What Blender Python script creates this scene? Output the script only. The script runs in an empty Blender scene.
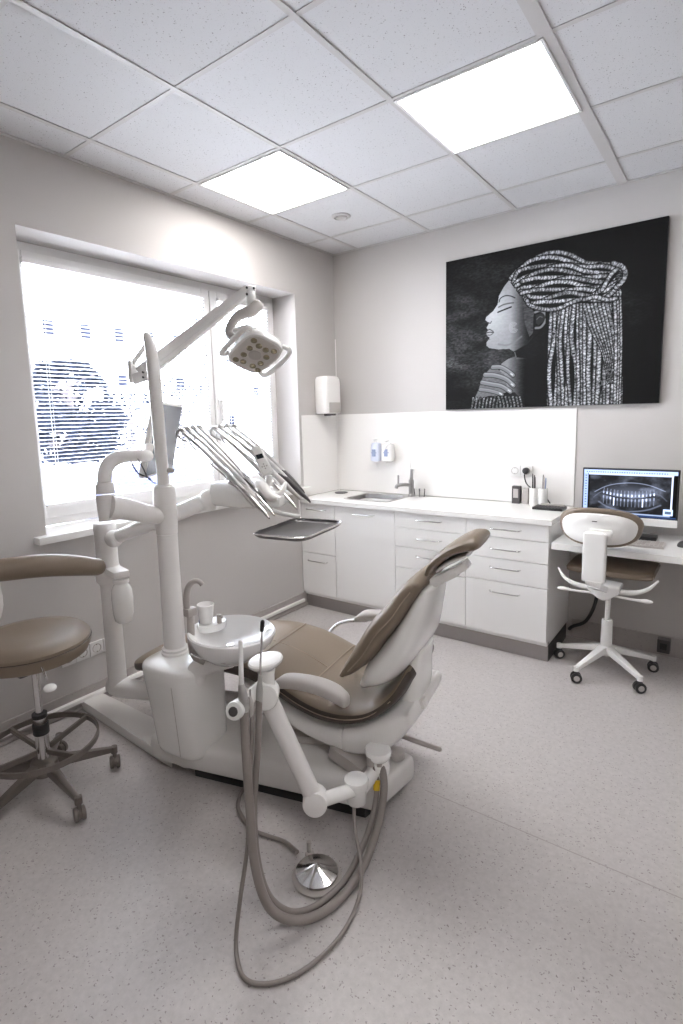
import bpy, bmesh, math, random
import numpy as np
from mathutils import Vector, Matrix, noise
random.seed(7)
sc = bpy.context.scene
COL = sc.collection
V = Vector
PI = math.pi

# ------------------------------------------------------------------ camera
FPX, YAW, PITCH, ROLL = 540.7457, -.6488, .1372, -.0287
CAM = V((2.6364, -3.6377, 1.469)); SHX, SHY = -14.261, -20.939
H = 2.7298
_fw = V((math.sin(YAW)*math.cos(PITCH), math.cos(YAW)*math.cos(PITCH), -math.sin(PITCH)))
_r = V((math.cos(YAW), -math.sin(YAW), 0)); _u = _r.cross(_fw)
_c, _s = math.cos(ROLL), math.sin(ROLL)
CR, CU, CF = _c*_r+_s*_u, -_s*_r+_c*_u, _fw
cam = bpy.data.objects.new('camera', bpy.data.cameras.new('camera')); COL.objects.link(cam)
cam.matrix_world = Matrix(((CR.x, CU.x, -CF.x, CAM.x), (CR.y, CU.y, -CF.y, CAM.y), (CR.z, CU.z, -CF.z, CAM.z), (0, 0, 0, 1)))
cam.data.lens = FPX/1024*36; cam.data.sensor_width = 36; cam.data.sensor_fit = 'AUTO'
cam.data.shift_x = -SHX/1024; cam.data.shift_y = SHY/1024
cam.data.clip_start = .05; cam.data.clip_end = 300
sc.camera = cam
# positions from image pixels: a sight line from the camera, met at a depth or at a known plane
def ray(u, v): return CF + CR*((u-341.5-SHX)/FPX) - CU*((v-512-SHY)/FPX)
def at(u, v, d): return CAM + ray(u, v)*d
def on(u, v, ax, val):
    d = ray(u, v); i = 'xyz'.index(ax); return CAM + d*((val-CAM[i])/d[i])

# ------------------------------------------------------------------ materials
def srgb(c): return tuple(((x/12.92) if x <= .04045 else ((x+.055)/1.055)**2.4) for x in c)
def mat(name, col, rough=.5, metal=0., emit=0., spec=.5, coat=0., noise_s=0., noise_a=0., bump=0., bump_s=200, alpha=None, trans=0.):
    m = bpy.data.materials.new(name); m.use_nodes = True
    nt = m.node_tree; b = nt.nodes['Principled BSDF']
    b.inputs['Base Color'].default_value = (*col, 1); b.inputs['Roughness'].default_value = rough
    b.inputs['Metallic'].default_value = metal; b.inputs['Specular IOR Level'].default_value = spec
    b.inputs['Coat Weight'].default_value = coat; b.inputs['Transmission Weight'].default_value = trans
    if emit: b.inputs['Emission Color'].default_value = (*col, 1); b.inputs['Emission Strength'].default_value = emit
    tc = nt.nodes.new('ShaderNodeTexCoord')
    if noise_a:
        n = nt.nodes.new('ShaderNodeTexNoise'); n.inputs['Scale'].default_value = noise_s; n.inputs['Detail'].default_value = 4
        nt.links.new(tc.outputs['Object'], n.inputs['Vector'])
        mx = nt.nodes.new('ShaderNodeMix'); mx.data_type = 'RGBA'
        mx.inputs['A'].default_value = (*[c*(1-noise_a) for c in col], 1); mx.inputs['B'].default_value = (*[min(1, c*(1+noise_a)) for c in col], 1)
        nt.links.new(n.outputs['Fac'], mx.inputs['Factor']); nt.links.new(mx.outputs['Result'], b.inputs['Base Color'])
    if bump:
        n = nt.nodes.new('ShaderNodeTexNoise'); n.inputs['Scale'].default_value = bump_s; n.inputs['Detail'].default_value = 3
        nt.links.new(tc.outputs['Object'], n.inputs['Vector'])
        bp = nt.nodes.new('ShaderNodeBump'); bp.inputs['Strength'].default_value = bump; bp.inputs['Distance'].default_value = .002
        nt.links.new(n.outputs['Fac'], bp.inputs['Height']); nt.links.new(bp.outputs['Normal'], b.inputs['Normal'])
    return m

def speck_mat(name, base, dark, layers, rough, mottle=.05, bumpy=0.):
    m = mat(name, base, rough); nt = m.node_tree; b = nt.nodes['Principled BSDF']
    tc = nt.nodes.new('ShaderNodeTexCoord')
    n = nt.nodes.new('ShaderNodeTexNoise'); n.inputs['Scale'].default_value = 55; n.inputs['Detail'].default_value = 5; n.inputs['Roughness'].default_value = .7
    nt.links.new(tc.outputs['Object'], n.inputs['Vector'])
    mx = nt.nodes.new('ShaderNodeMix'); mx.data_type = 'RGBA'
    mx.inputs['A'].default_value = (*[c*(1-mottle*2) for c in base], 1); mx.inputs['B'].default_value = (*[min(1, c*(1+mottle*2)) for c in base], 1)
    nt.links.new(n.outputs['Fac'], mx.inputs['Factor']); cur = mx.outputs['Result']
    for scale, thr, keep, amt, stretch in layers:
        mp = nt.nodes.new('ShaderNodeMapping'); mp.inputs['Scale'].default_value = (1, stretch, 1); mp.inputs['Rotation'].default_value = (0, 0, scale)
        nt.links.new(tc.outputs['Object'], mp.inputs['Vector'])
        w = nt.nodes.new('ShaderNodeTexNoise'); w.inputs['Scale'].default_value = scale*1.3
        nt.links.new(mp.outputs['Vector'], w.inputs['Vector'])
        va = nt.nodes.new('ShaderNodeVectorMath'); va.operation = 'MULTIPLY_ADD'
        va.inputs[1].default_value = (1.2/scale,)*3; nt.links.new(w.outputs['Color'], va.inputs[0]); nt.links.new(mp.outputs['Vector'], va.inputs[2])
        vo = nt.nodes.new('ShaderNodeTexVoronoi'); vo.inputs['Scale'].default_value = scale
        nt.links.new(va.outputs['Vector'], vo.inputs['Vector'])
        lt = nt.nodes.new('ShaderNodeMath'); lt.operation = 'LESS_THAN'; lt.inputs[1].default_value = thr; nt.links.new(vo.outputs['Distance'], lt.inputs[0])
        sp = nt.nodes.new('ShaderNodeSeparateColor'); nt.links.new(vo.outputs['Color'], sp.inputs['Color'])
        k = nt.nodes.new('ShaderNodeMath'); k.operation = 'LESS_THAN'; k.inputs[1].default_value = keep; nt.links.new(sp.outputs['Red'], k.inputs[0])
        mu = nt.nodes.new('ShaderNodeMath'); mu.operation = 'MULTIPLY'; nt.links.new(lt.outputs[0], mu.inputs[0]); nt.links.new(k.outputs[0], mu.inputs[1])
        m2 = nt.nodes.new('ShaderNodeMath'); m2.operation = 'MULTIPLY'; m2.inputs[1].default_value = amt; nt.links.new(mu.outputs[0], m2.inputs[0])
        mm = nt.nodes.new('ShaderNodeMix'); mm.data_type = 'RGBA'; nt.links.new(m2.outputs[0], mm.inputs['Factor']); nt.links.new(cur, mm.inputs['A'])
        mm.inputs['B'].default_value = (*dark, 1); cur = mm.outputs['Result']
    nt.links.new(cur, b.inputs['Base Color'])
    return m

M = {}
M['wall'] = mat('wall_paint', (.505, .482, .468), .8, noise_s=1.5, noise_a=.02, bump=.05, bump_s=120)
M['ceiling'] = speck_mat('ceiling_tile_mineral', (.64, .635, .645), (.20, .18, .17), [(95, .20, .30, .75, 1.0), (150, .2, .3, .6, 1.6)], .9, .01)
M['grid'] = mat('ceiling_grid_metal', (.55, .53, .52), .5)
M['floor'] = speck_mat('speckled_vinyl', (.50, .47, .462), (.15, .12, .12), [(70, .21, .32, .6, 1.4), (110, .21, .35, .5, .7), (45, .12, .32, .7, 1.2)], .36, .12)
M['skirting'] = speck_mat('skirting_vinyl', (.40, .365, .35), (.2, .17, .16), [(75, .22, .3, .5, 1.4)], .45, .05)
M['splash'] = mat('splash_panel', (.84, .82, .80), .18)
M['lam'] = mat('white_laminate', (.85, .84, .825), .28)
M['top'] = mat('worktop_laminate', (.84, .83, .81), .25)
M['kick'] = mat('brushed_kickboard', (.36, .335, .325), .35, .55)
M['carcass'] = mat('carcass_grey', (.5, .47, .45), .5)
M['upvc'] = mat('window_upvc', (.80, .79, .785), .3)
M['glass'] = None
M['blind'] = mat('blind_aluminium', (.85, .85, .86), .35, .0)
M['plastic'] = mat('white_plastic', (.83, .81, .79), .3, coat=.25)
M['plastic_bright'] = mat('bright_white_plastic', (.86, .85, .83), .22, coat=.3)
M['socket'] = mat('socket_plastic', (.70, .69, .68), .35)
M['plastic_grey'] = mat('grey_plastic', (.42, .385, .36), .42)
M['arm_grey'] = mat('armrest_grey', (.47, .44, .42), .45)
M['hose'] = mat('hose_grey', (.25, .22, .205), .45)
M['base'] = mat('base_lacquer', (.72, .70, .68), .35, coat=.2)
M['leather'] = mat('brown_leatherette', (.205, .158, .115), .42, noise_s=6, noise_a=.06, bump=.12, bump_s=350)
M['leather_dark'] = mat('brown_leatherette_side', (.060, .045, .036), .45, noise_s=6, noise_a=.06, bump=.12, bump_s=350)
M['stitch'] = mat('pale_stitch', (.34, .275, .21), .7)
M['chrome'] = mat('chrome', (.72, .71, .70), .12, 1.)
M['sink_steel'] = mat('sink_steel', (.36, .35, .345), .32, 1., noise_s=30, noise_a=.08)
M['steel'] = mat('brushed_steel', (.55, .54, .53), .28, 1., noise_s=40, noise_a=.1)
M['dark_steel'] = mat('tray_steel', (.13, .125, .125), .3, 1.)
M['alu'] = mat('cast_aluminium_grey', (.19, .165, .15), .4, .45)
M['black'] = mat('black_plastic', (.02, .019, .02), .4)
M['darkgrey'] = mat('dark_grey_plastic', (.07, .065, .065), .5)
M['rubber'] = mat('castor_rubber', (.05, .045, .043), .6)
M['porcelain'] = mat('porcelain', (.92, .915, .91), .15, coat=.1)
M['cup'] = mat('cup_plastic', (.84, .83, .82), .4)
M['yellow'] = mat('yellow_tag', (.75, .5, .03), .5)
M['blue'] = mat('blue_label', (.28, .34, .52), .4)
M['paleblue'] = mat('pale_blue_plastic', (.66, .70, .82), .3)
M['lens'] = mat('lamp_lens_gold', (.34, .29, .19), .2, .5)
M['lampface'] = mat('lamp_face_plate', (.60, .565, .535), .3)
M['panel'] = mat('light_diffuser', (1, .975, .95), .5, emit=6.7)
M['screenglass'] = mat('unit_screen_glass', (.16, .19, .25), .05, spec=1., coat=1.)  # bluish base colour stands in for the bright window mirrored in the glass
M['display'] = mat('keypad_display', (.03, .035, .04), .15)
M['facade'] = mat('facade_render', (.86, .86, .87), .9)
M['facade_dark'] = mat('facade_window', (.015, .017, .028), .9, spec=0.)
M['bark'] = mat('bark', (.10, .09, .10), .9)
M['leaf'] = mat('leaf', (.014, .017, .026), .9, spec=0.)
M['snow'] = mat('pale_ground', (.8, .8, .82), .9)
M['car'] = mat('car_paint', (.05, .056, .10), .9, spec=.02)
def glass_mat(name, tint=(1, 1, 1), gl=.06):
    m = bpy.data.materials.new(name); m.use_nodes = True; nt = m.node_tree; nt.nodes.clear()
    o = nt.nodes.new('ShaderNodeOutputMaterial'); t = nt.nodes.new('ShaderNodeBsdfTransparent'); t.inputs[0].default_value = (*tint, 1)
    g = nt.nodes.new('ShaderNodeBsdfGlossy'); g.inputs['Roughness'].default_value = .02
    f = nt.nodes.new('ShaderNodeFresnel'); f.inputs[0].default_value = 1.3
    mx = nt.nodes.new('ShaderNodeMixShader'); nt.links.new(f.outputs[0], mx.inputs[0]); nt.links.new(t.outputs[0], mx.inputs[1]); nt.links.new(g.outputs[0], mx.inputs[2]); nt.links.new(mx.outputs[0], o.inputs[0])
    return m
M['glass'] = glass_mat('window_glass')
M['clear'] = glass_mat('tumbler_glass', (.985, .985, .985))
def color_attr_mat(name, rough=.5, emit=0.):
    m = mat(name, (.5, .5, .5), rough, spec=.2); nt = m.node_tree; b = nt.nodes['Principled BSDF']
    a = nt.nodes.new('ShaderNodeVertexColor'); a.layer_name = 'paint'
    if emit:
        b.inputs['Base Color'].default_value = (.01, .01, .01, 1); nt.links.new(a.outputs['Color'], b.inputs['Emission Color']); b.inputs['Emission Strength'].default_value = emit
    else: nt.links.new(a.outputs['Color'], b.inputs['Base Color'])
    return m

# ------------------------------------------------------------------ mesh helpers
def BM(): return bmesh.new()
def add_box(bm, lo, hi, bev=0., seg=2, mi=0):
    t = BM(); bmesh.ops.create_cube(t, size=1)
    for v in t.verts: v.co = V([(lo[i]+hi[i])/2 + v.co[i]*(hi[i]-lo[i]) for i in range(3)])
    if bev: bmesh.ops.bevel(t, geom=t.edges[:], offset=bev, segments=seg, profile=.7, affect='EDGES')
    for f in t.faces: f.material_index = mi
    merge(bm, t)
def merge(bm, t, mx=None):
    if mx is not None: t.transform(mx)
    me = bpy.data.meshes.new('tmp'); t.to_mesh(me); bm.from_mesh(me); bpy.data.meshes.remove(me); t.free()
def frame(d, up=None):
    d = d.normalized(); up = up or (V((0, 0, 1)) if abs(d.z) < .95 else V((1, 0, 0)))
    x = up.cross(d).normalized(); y = d.cross(x); return x, y, d
def add_bar(bm, a, b, w, h, up=None, bev=0., mi=0, w2=None, h2=None):
    a, b = V(a), V(b); x, y, d = frame(b-a, up); w2 = w if w2 is None else w2; h2 = h if h2 is None else h2
    t = BM(); rings = []
    for p, ww, hh in ((a, w, h), (b, w2, h2)): rings.append([p+x*ww/2*sx+y*hh/2*sy for sx, sy in ((1, 1), (-1, 1), (-1, -1), (1, -1))])
    loft(t, rings, mi=mi)
    if bev: bmesh.ops.bevel(t, geom=t.edges[:], offset=bev, segments=2, profile=.7, affect='EDGES')
    for f in t.faces: f.material_index = mi
    merge(bm, t)
def loft(bm, rings, cap=True, closed=True, mi=0):
    vs = [[bm.verts.new(p) for p in r] for r in rings]; n = len(rings[0]); fs = []
    for a, b in zip(vs[:-1], vs[1:]):
        for i in range(n if closed else n-1):
            j = (i+1) % n; fs.append(bm.faces.new((a[i], a[j], b[j], b[i])))
    if cap: fs.append(bm.faces.new(vs[0][::-1])); fs.append(bm.faces.new(vs[-1]))
    for f in fs: f.material_index = mi
    bmesh.ops.recalc_face_normals(bm, faces=fs)
def spline(pts, k=6):
    pts = [V(p) if not isinstance(p, (int, float)) else p for p in pts]; out = []
    P = [pts[0]*2-pts[1]]+pts+[pts[-1]*2-pts[-2]]
    for i in range(1, len(P)-2):
        for j in range(k):
            t = j/k; a, b, c, d = P[i-1], P[i], P[i+1], P[i+2]
            out.append(.5*(2*b+(c-a)*t+(2*a-5*b+4*c-d)*t*t+(3*b-a-3*c+d)*t**3))
    out.append(pts[-1]); return out
def add_tube(bm, pts, r, n=14, k=0, round_ends=False, mi=0, flat=1.):
    pts = [V(p) for p in pts]; rr = list(r) if hasattr(r, '__len__') else [r]*len(pts)
    if k: rr = spline([float(x) for x in rr], k); pts = spline(pts, k)
    x = None; rings = []; m = len(pts)
    for i, p in enumerate(pts):
        d = (pts[min(i+1, m-1)]-pts[max(i-1, 0)]).normalized()
        if x is None: x, y, _ = frame(d)
        else:
            x = (x-d*x.dot(d)).normalized(); y = d.cross(x)
        rings.append((p, x.copy(), y.copy(), d, rr[i]))
    R = []
    def ring(p, x, y, rad): return [p+x*rad*math.cos(2*PI*i/n)+y*rad*flat*math.sin(2*PI*i/n) for i in range(n)]
    if round_ends:
        p, x, y, d, q = rings[0]
        for a in (80, 55, 28): R.append(ring(p-d*q*math.sin(math.radians(a)), x, y, q*math.cos(math.radians(a))))
    for p, x, y, d, q in rings: R.append(ring(p, x, y, q))
    if round_ends:
        p, x, y, d, q = rings[-1]
        for a in (28, 55, 80): R.append(ring(p+d*q*math.sin(math.radians(a)), x, y, q*math.cos(math.radians(a))))
    loft(bm, R, mi=mi)
def add_lathe(bm, prof, c=(0, 0, 0), axis=(0, 0, 1), n=28, mi=0, cap=True, sx=1., sy=1.):
    x, y, d = frame(V(axis)); c = V(c)
    loft(bm, [[c+d*z+x*max(r, 1e-5)*sx*math.cos(2*PI*i/n)+y*max(r, 1e-5)*sy*math.sin(2*PI*i/n) for i in range(n)] for r, z in prof], cap=cap, mi=mi)
def add_cyl(bm, a, b, r, n=24, bev=0., mi=0, r2=None):
    a, b = V(a), V(b); L = (b-a).length; r2 = r if r2 is None else r2
    if bev: prof = [(r-bev, 0), (r-bev*.3, bev*.3), (r, bev), (r2, L-bev), (r2-bev*.3, L-bev*.3), (r2-bev, L)]
    else: prof = [(r, 0), (r2, L)]
    add_lathe(bm, prof, a, b-a, n, mi)
def add_sphere(bm, c, r, n=24, sc_=(1, 1, 1), mi=0):
    t = BM(); bmesh.ops.create_uvsphere(t, u_segments=n, v_segments=n//2, radius=r)
    for f in t.faces: f.material_index = mi
    merge(bm, t, Matrix.Translation(c) @ Matrix.Diagonal((*sc_, 1)))
def sp(x, p): return math.copysign(abs(x)**p, x)
def fb_loft(bm, F, B, W, t0=0., n=28, p=.7, k=5, ends=(.55, .55), mi=0, pw=None):
    """body between a front line F and a back line B, both (s, z), half width W along t"""
    pw = p if pw is None else pw
    F = spline([V((a, 0, b)) for a, b in F], k); B = spline([V((a, 0, b)) for a, b in B], k); W = spline([float(w) for w in W], k)
    R = []; m = len(F)
    def ring(f, b, w, sc1=1., off=V((0, 0, 0))):
        c = (f+b)/2+off; h = (b-f)/2*sc1
        return [c+h*sp(math.cos(2*PI*i/n), p)+V((0, t0+w*sp(math.sin(2*PI*i/n), pw), 0)) for i in range(n)]
    d0 = ((F[0]+B[0])-(F[1]+B[1])).normalized(); d1 = ((F[-1]+B[-1])-(F[-2]+B[-2])).normalized()
    h0 = (F[0]-B[0]).length/2*ends[0]; h1 = (F[-1]-B[-1]).length/2*ends[1]
    for a in (80, 58, 35, 15): s_, c_ = math.sin(math.radians(a)), math.cos(math.radians(a)); R.append(ring(F[0], B[0], W[0]-h0*(1-c_)*1.3, c_, d0*h0*s_))
    for f, b, w in zip(F, B, W): R.append(ring(f, b, w))
    for a in (15, 35, 58, 80): s_, c_ = math.sin(math.radians(a)), math.cos(math.radians(a)); R.append(ring(F[-1], B[-1], W[-1]-h1*(1-c_)*1.3, c_, d1*h1*s_))
    loft(bm, R, mi=mi)
def prism(bm, poly, z0, z1, bev=0., mi=0, seg=2):
    t = BM(); loft(t, [[V((x, y, z0)) for x, y in poly], [V((x, y, z1)) for x, y in poly]])
    if bev: bmesh.ops.bevel(t, geom=t.edges[:], offset=bev, segments=seg, profile=.7, affect='EDGES')
    for f in t.faces: f.material_index = mi
    merge(bm, t)
def rrect(cx, cy, hx, hy, p=.5, n=36, rot=0.):
    out = []
    for i in range(n):
        a = 2*PI*i/n; x, y = hx*sp(math.cos(a), p), hy*sp(math.sin(a), p); out.append((cx+x*math.cos(rot)-y*math.sin(rot), cy+x*math.sin(rot)+y*math.cos(rot)))
    return out

# ------------------------------------------------------------------ object helpers
def wmat(o):
    m = Matrix.Identity(4)
    while o is not None: m = o.matrix_basis @ m; o = o.parent
    return m
def obj(name, bm, m, parent=None, local=False, sharp=38, label=None):
    if parent is not None and not local: bm.transform(wmat(parent).inverted())
    loc = None
    if parent is None:
        xs = [v.co for v in bm.verts]; lo = [min(c[i] for c in xs) for i in range(3)]; hi = [max(c[i] for c in xs) for i in range(3)]
        loc = V(((lo[0]+hi[0])/2, (lo[1]+hi[1])/2, lo[2])); bm.transform(Matrix.Translation(-loc))
    ca = math.radians(sharp)
    for f in bm.faces: f.smooth = True
    for e in bm.edges:
        if len(e.link_faces) == 2: e.smooth = e.calc_face_angle(0) < ca
    me = bpy.data.meshes.new(name); bm.to_mesh(me); bm.free()
    for mm in (m if isinstance(m, (list, tuple)) else [m]): me.materials.append(M[mm] if isinstance(mm, str) else mm)
    o = bpy.data.objects.new(name, me); COL.objects.link(o); o.parent = parent
    if loc is not None: o.location = loc
    if label: o['label'] = label
    return o
def tag(o, label, cat, group=None, kind=None):
    o['label'] = label; o['category'] = cat
    if group: o['group'] = group
    if kind: o['kind'] = kind
    return o
def thing(name, label, cat, loc, rz=0., group=None):
    o = bpy.data.objects.new(name, None); COL.objects.link(o); o.location = loc; o.rotation_euler = (0, 0, rz); o.empty_display_size = .1
    return tag(o, label, cat, group)
def struct(name, bm, m, label=None, **k):
    o = obj(name, bm, m, **k); o['kind'] = 'structure'
    o['label'] = label or name.replace('_', ' '); return o
def copy_thing(o, loc, rz=None, label=None):
    def cp(a, par):
        c = a.copy(); COL.objects.link(c)
        if par is not None: c.parent = par
        for ch in [x for x in kids.get(a.name, [])]: cp(ch, c)
        return c
    kids = {}
    for x in list(COL.objects):
        if x.parent is not None: kids.setdefault(x.parent.name, []).append(x)
    c = cp(o, None); c.location = loc
    if rz is not None: c.rotation_euler = (0, 0, rz)
    if label: c['label'] = label
    return c

# ================================================================== ROOM
RX, RY = 3.9, -5.3
WY0, WY1, WZ0, WZ1, RD = -2.4165, -.4877, .94, 2.36, .22
b = BM(); add_box(b, (-.02, RY, -.05), (RX, 0, 0)); struct('floor', b, 'floor', 'speckled grey vinyl floor')
b = BM(); add_box(b, (0, RY, H+.0), (RX, 0, H+.05)); ceiling = struct('ceiling', b, 'ceiling', 'suspended ceiling of speckled mineral tiles')
A1, B1 = .2375, .3586
b = BM()
for i in range(7):
    x = A1+.6*i; w = .024 if i != 3 else .05; add_box(b, (x-w/2, RY, H-.0045), (x+w/2, 0, H-.0005))
for j in range(9):
    y = -(B1+.6*j); add_box(b, (0, y-.011, H-.0035), (RX, y+.011, H-.0008))
add_box(b, (0, RY, H-.006), (.018, 0, H-.0005)); add_box(b, (0, -.018, H-.006), (RX, 0, H-.0005))
struct('trim_1', b, 'grid', 'white metal grid of the suspended ceiling')
b = BM(); T = .32
add_box(b, (-T, RY, -.05), (0, WY0, H+.05)); add_box(b, (-T, WY1, -.05), (0, 0, H+.05)); add_box(b, (-T, WY0, -.05), (0, WY1, WZ0-.03)); add_box(b, (-T, WY0, WZ1), (0, WY1, H+.05))
struct('wall_left', b, 'wall', 'pale greige wall with the window')
b = BM(); add_box(b, (-T, 0, -.05), (RX, .1, H+.05)); struct('wall_back', b, 'wall', 'pale greige wall behind the cabinets and painting')
b = BM(); add_box(b, (RX, RY, -.05), (RX+.1, 0, H+.05)); struct('wall_right', b, 'wall', 'pale greige wall outside the picture')
b = BM(); add_box(b, (-T, RY-.1, -.05), (RX, RY, H+.05)); struct('wall_front', b, 'wall', 'pale greige wall behind the camera')
# skirting: vinyl cove with a thin conduit on the left wall
b = BM(); add_box(b, (0, RY, 0), (.008, -.47, .11), .002, 1); add_tube(b, [(.009, RY, .012), (.009, -.47, .012)], .012, 8); struct('baseboard_left', b, 'skirting', 'grey vinyl skirting under the window wall')
b = BM(); add_box(b, (1.85, -.008, 0), (RX, 0, .12), .002, 1); struct('baseboard_back', b, 'skirting', 'grey vinyl skirting below the desk')
b = BM(); add_box(b, (.008, -5.2, .045), (.03, -.52, .068), .003, 1)
struct('trim_2', b, 'plastic', 'white cable duct along the skirting')
a_, c_ = on(425, 790, 'z', 0), on(683, 899, 'z', 0); b = BM(); add_bar(b, a_+V((0, 0, .0002)), c_+(c_-a_)*.3+V((0, 0, .0002)), .0035, .0008); struct('trim_7', b, 'skirting', 'thin welded seam in the vinyl floor')
# splash panels
b = BM(); add_box(b, (.001, -.006, .862), (1.838, -.0005, 1.4815), .001, 1); struct('trim_3', b, 'splash', 'glossy white splash panel behind the worktop')
b = BM(); add_box(b, (.0005, -.46, .862), (.006, -.007, 1.4815), .001, 1); struct('trim_4', b, 'splash', 'white splash panel on the window wall')

# window -----------------------------------------------------------
win = bpy.data.objects.new('window_1', None); COL.objects.link(win); win.location = (-RD, WY0, WZ0); win['kind'] = 'structure'; win['label'] = 'two-sash white window in a deep recess'
b = BM(); fx0, fx1 = -RD-.05, -RD; fw = .055; MY = -1.125
for lo, hi in (((fx0, WY0, WZ0), (fx1, WY0+fw, WZ1)), ((fx0, WY1-fw, WZ0), (fx1, WY1, WZ1)), ((fx0, WY0+fw, WZ1-fw), (fx1, WY1-fw, WZ1)), ((fx0, WY0+fw, WZ0), (fx1, WY1-fw, WZ0+fw)), ((fx0, MY-.035, WZ0+fw), (fx1, MY+.035, WZ1-fw))):
    add_box(b, lo, hi, .004)
obj('window_frame', b, 'upvc', win)
b = BM(); add_box(b, (fx1-.004, MY-.0025, WZ0+.06), (fx1+.001, MY+.0025, WZ1-.06)); obj('gasket', b, 'darkgrey', win)
def sash(y0, y1):
    z0, z1 = WZ0+.045, WZ1-.045; s = .062; x0, x1 = fx1-.02, fx1+.018; b = BM()
    for lo, hi in (((x0, y0, z0), (x1, y0+s, z1)), ((x0, y1-s, z0), (x1, y1, z1)), ((x0, y0+s, z1-s), (x1, y1-s, z1)), ((x0, y0+s, z0), (x1, y1-s, z0+s))): add_box(b, lo, hi, .006)
    so = obj('sash', b, 'upvc', win)
    b = BM(); add_box(b, (x0+.008, y0+s-.005, z0+s-.005), (x0+.012, y1-s+.005, z1-s+.005)); obj('pane', b, 'glass', so)
    return (y0+s, y1-s, z0+s, z1-s)
g1 = sash(WY0+.045, MY-.005); g2 = sash(MY+.005, WY1-.045)
b = BM(); hy = MY+.04; add_box(b, (fx1+.018, hy-.015, 1.55), (fx1+.03, hy+.015, 1.62), .004); add_bar(b, (fx1+.045, hy, 1.60), (fx1+.045, hy, 1.46), .018, .016, bev=.005); add_cyl(b, (fx1+.028, hy, 1.59), (fx1+.05, hy, 1.59), .009)
obj('handle', b, 'upvc', win)
b = BM(); add_box(b, (-RD+.0, WY0-.06, WZ0-.035), (.055, WY1+.06, WZ0), .006); struct('trim_5', b, 'top', 'white projecting window sill')
# blinds
def blind(g, label):
    y0, y1, z0, z1 = g; y0 -= .01; y1 += .01; X = fx1+.034
    t = thing('venetian_blind', label, 'blind', (X, (y0+y1)/2, z0), group='venetian blinds on the window')
    b = BM(); add_box(b, (X-.013, y0, z1-.002), (X+.013, y1, z1+.024), .003); obj('headrail', b, 'upvc', t)
    b = BM(); n = int((z1-z0)/.0205); ang = math.radians(8)
    for i in range(n):
        z = z0+.02+(z1-z0-.03)*i/n; w = .0125
        c, s_ = math.cos(ang)*w, math.sin(ang)*w
        vs = [b.verts.new(p) for p in ((X-c, y0+.004, z-s_), (X, y0+.004, z+.0015), (X+c, y0+.004, z+s_), (X+c, y1-.004, z+s_), (X, y1-.004, z+.0015), (X-c, y1-.004, z-s_))]
        b.faces.new((vs[0], vs[1], vs[4], vs[5])); b.faces.new((vs[1], vs[2], vs[3], vs[4]))
    obj('slats', b, 'blind', t)
    b = BM()
    for i in range(n):
        z = z0+.02+(z1-z0-.03)*i/n
        for yy_ in (.022, .040): add_box(b, (X+.0125, y1-yy_-.0035, z+.004), (X+.0135, y1-yy_+.0035, z+.0145))
    obj('perforated_tape', b, 'facade_dark', t)
    b = BM(); add_box(b, (X-.012, y0+.003, z0), (X+.012, y1-.003, z0+.012), .003); obj('bottom_rail', b, 'upvc', t)
    for f in ((.12, .88) if y1-y0 < .6 else (.07, .5, .93)):
        y = y0+(y1-y0)*f; b = BM(); add_tube(b, [(X+.014, y, z0+.01), (X+.014, y, z1)], .0012, 6); add_tube(b, [(X-.014, y, z0+.01), (X-.014, y, z1)], .0012, 6); obj('ladder_cord', b, 'blind', t)
    # perforated edge guide as a row of dark dots
    b = BM(); add_box(b, (X-.010, y1-.011, z0), (X+.004, y1-.002, z1), 0); obj('side_guide', b, 'facade', t)
blind(g1, 'wide open white venetian blind on the large left window sash')
blind(g2, 'narrow open white venetian blind on the right window sash behind the lamp')

# ceiling fittings ---------------------------------------------------
def ceil_light(i, j, label):
    x, y = A1+.6*i+.3, -(B1+.6*j+.3)
    t = thing('ceiling_light_panel', label, 'ceiling light', (x, y, H-.012), group='square light panels in the ceiling')
    b = BM()
    for lo, hi in (((-.292, -.292), (-.28, .292)), ((.28, -.292), (.292, .292)), ((-.28, -.292), (.28, -.28)), ((-.28, .28), (.28, .292))): add_box(b, (x+lo[0], y+lo[1], H-.009), (x+hi[0], y+hi[1], H-.001), .001, 1)
    obj('frame', b, 'upvc', t)
    b = BM(); add_box(b, (x-.281, y-.281, H-.006), (x+.281, y+.281, H-.001)); obj('diffuser', b, 'panel', t)
ceil_light(0, 1, 'bright square ceiling light panel nearer the window, over the lamp arm')
ceil_light(2, 1, 'bright square ceiling light panel nearest the painting')
ceil_light(4, 5, 'unseen square fill light panel added behind the camera on the right')  # out of view, added as fill light for the front of the room
x, y = A1+.3, -(B1+.28)+.6-.3
c = on(341, 216, 'z', H)
b = BM(); add_lathe(b, [(.06, 0), (.062, -.004), (.055, -.009), (.045, -.010), (.043, -.004), (.036, -.004), (.034, -.012), (.001, -.013)], (c.x, c.y, H-.0005), n=36, cap=True)
tag(obj('ceiling_speaker', b, 'grid'), 'small round white vent disc in the ceiling tile near the corner', 'ceiling speaker')

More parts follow.
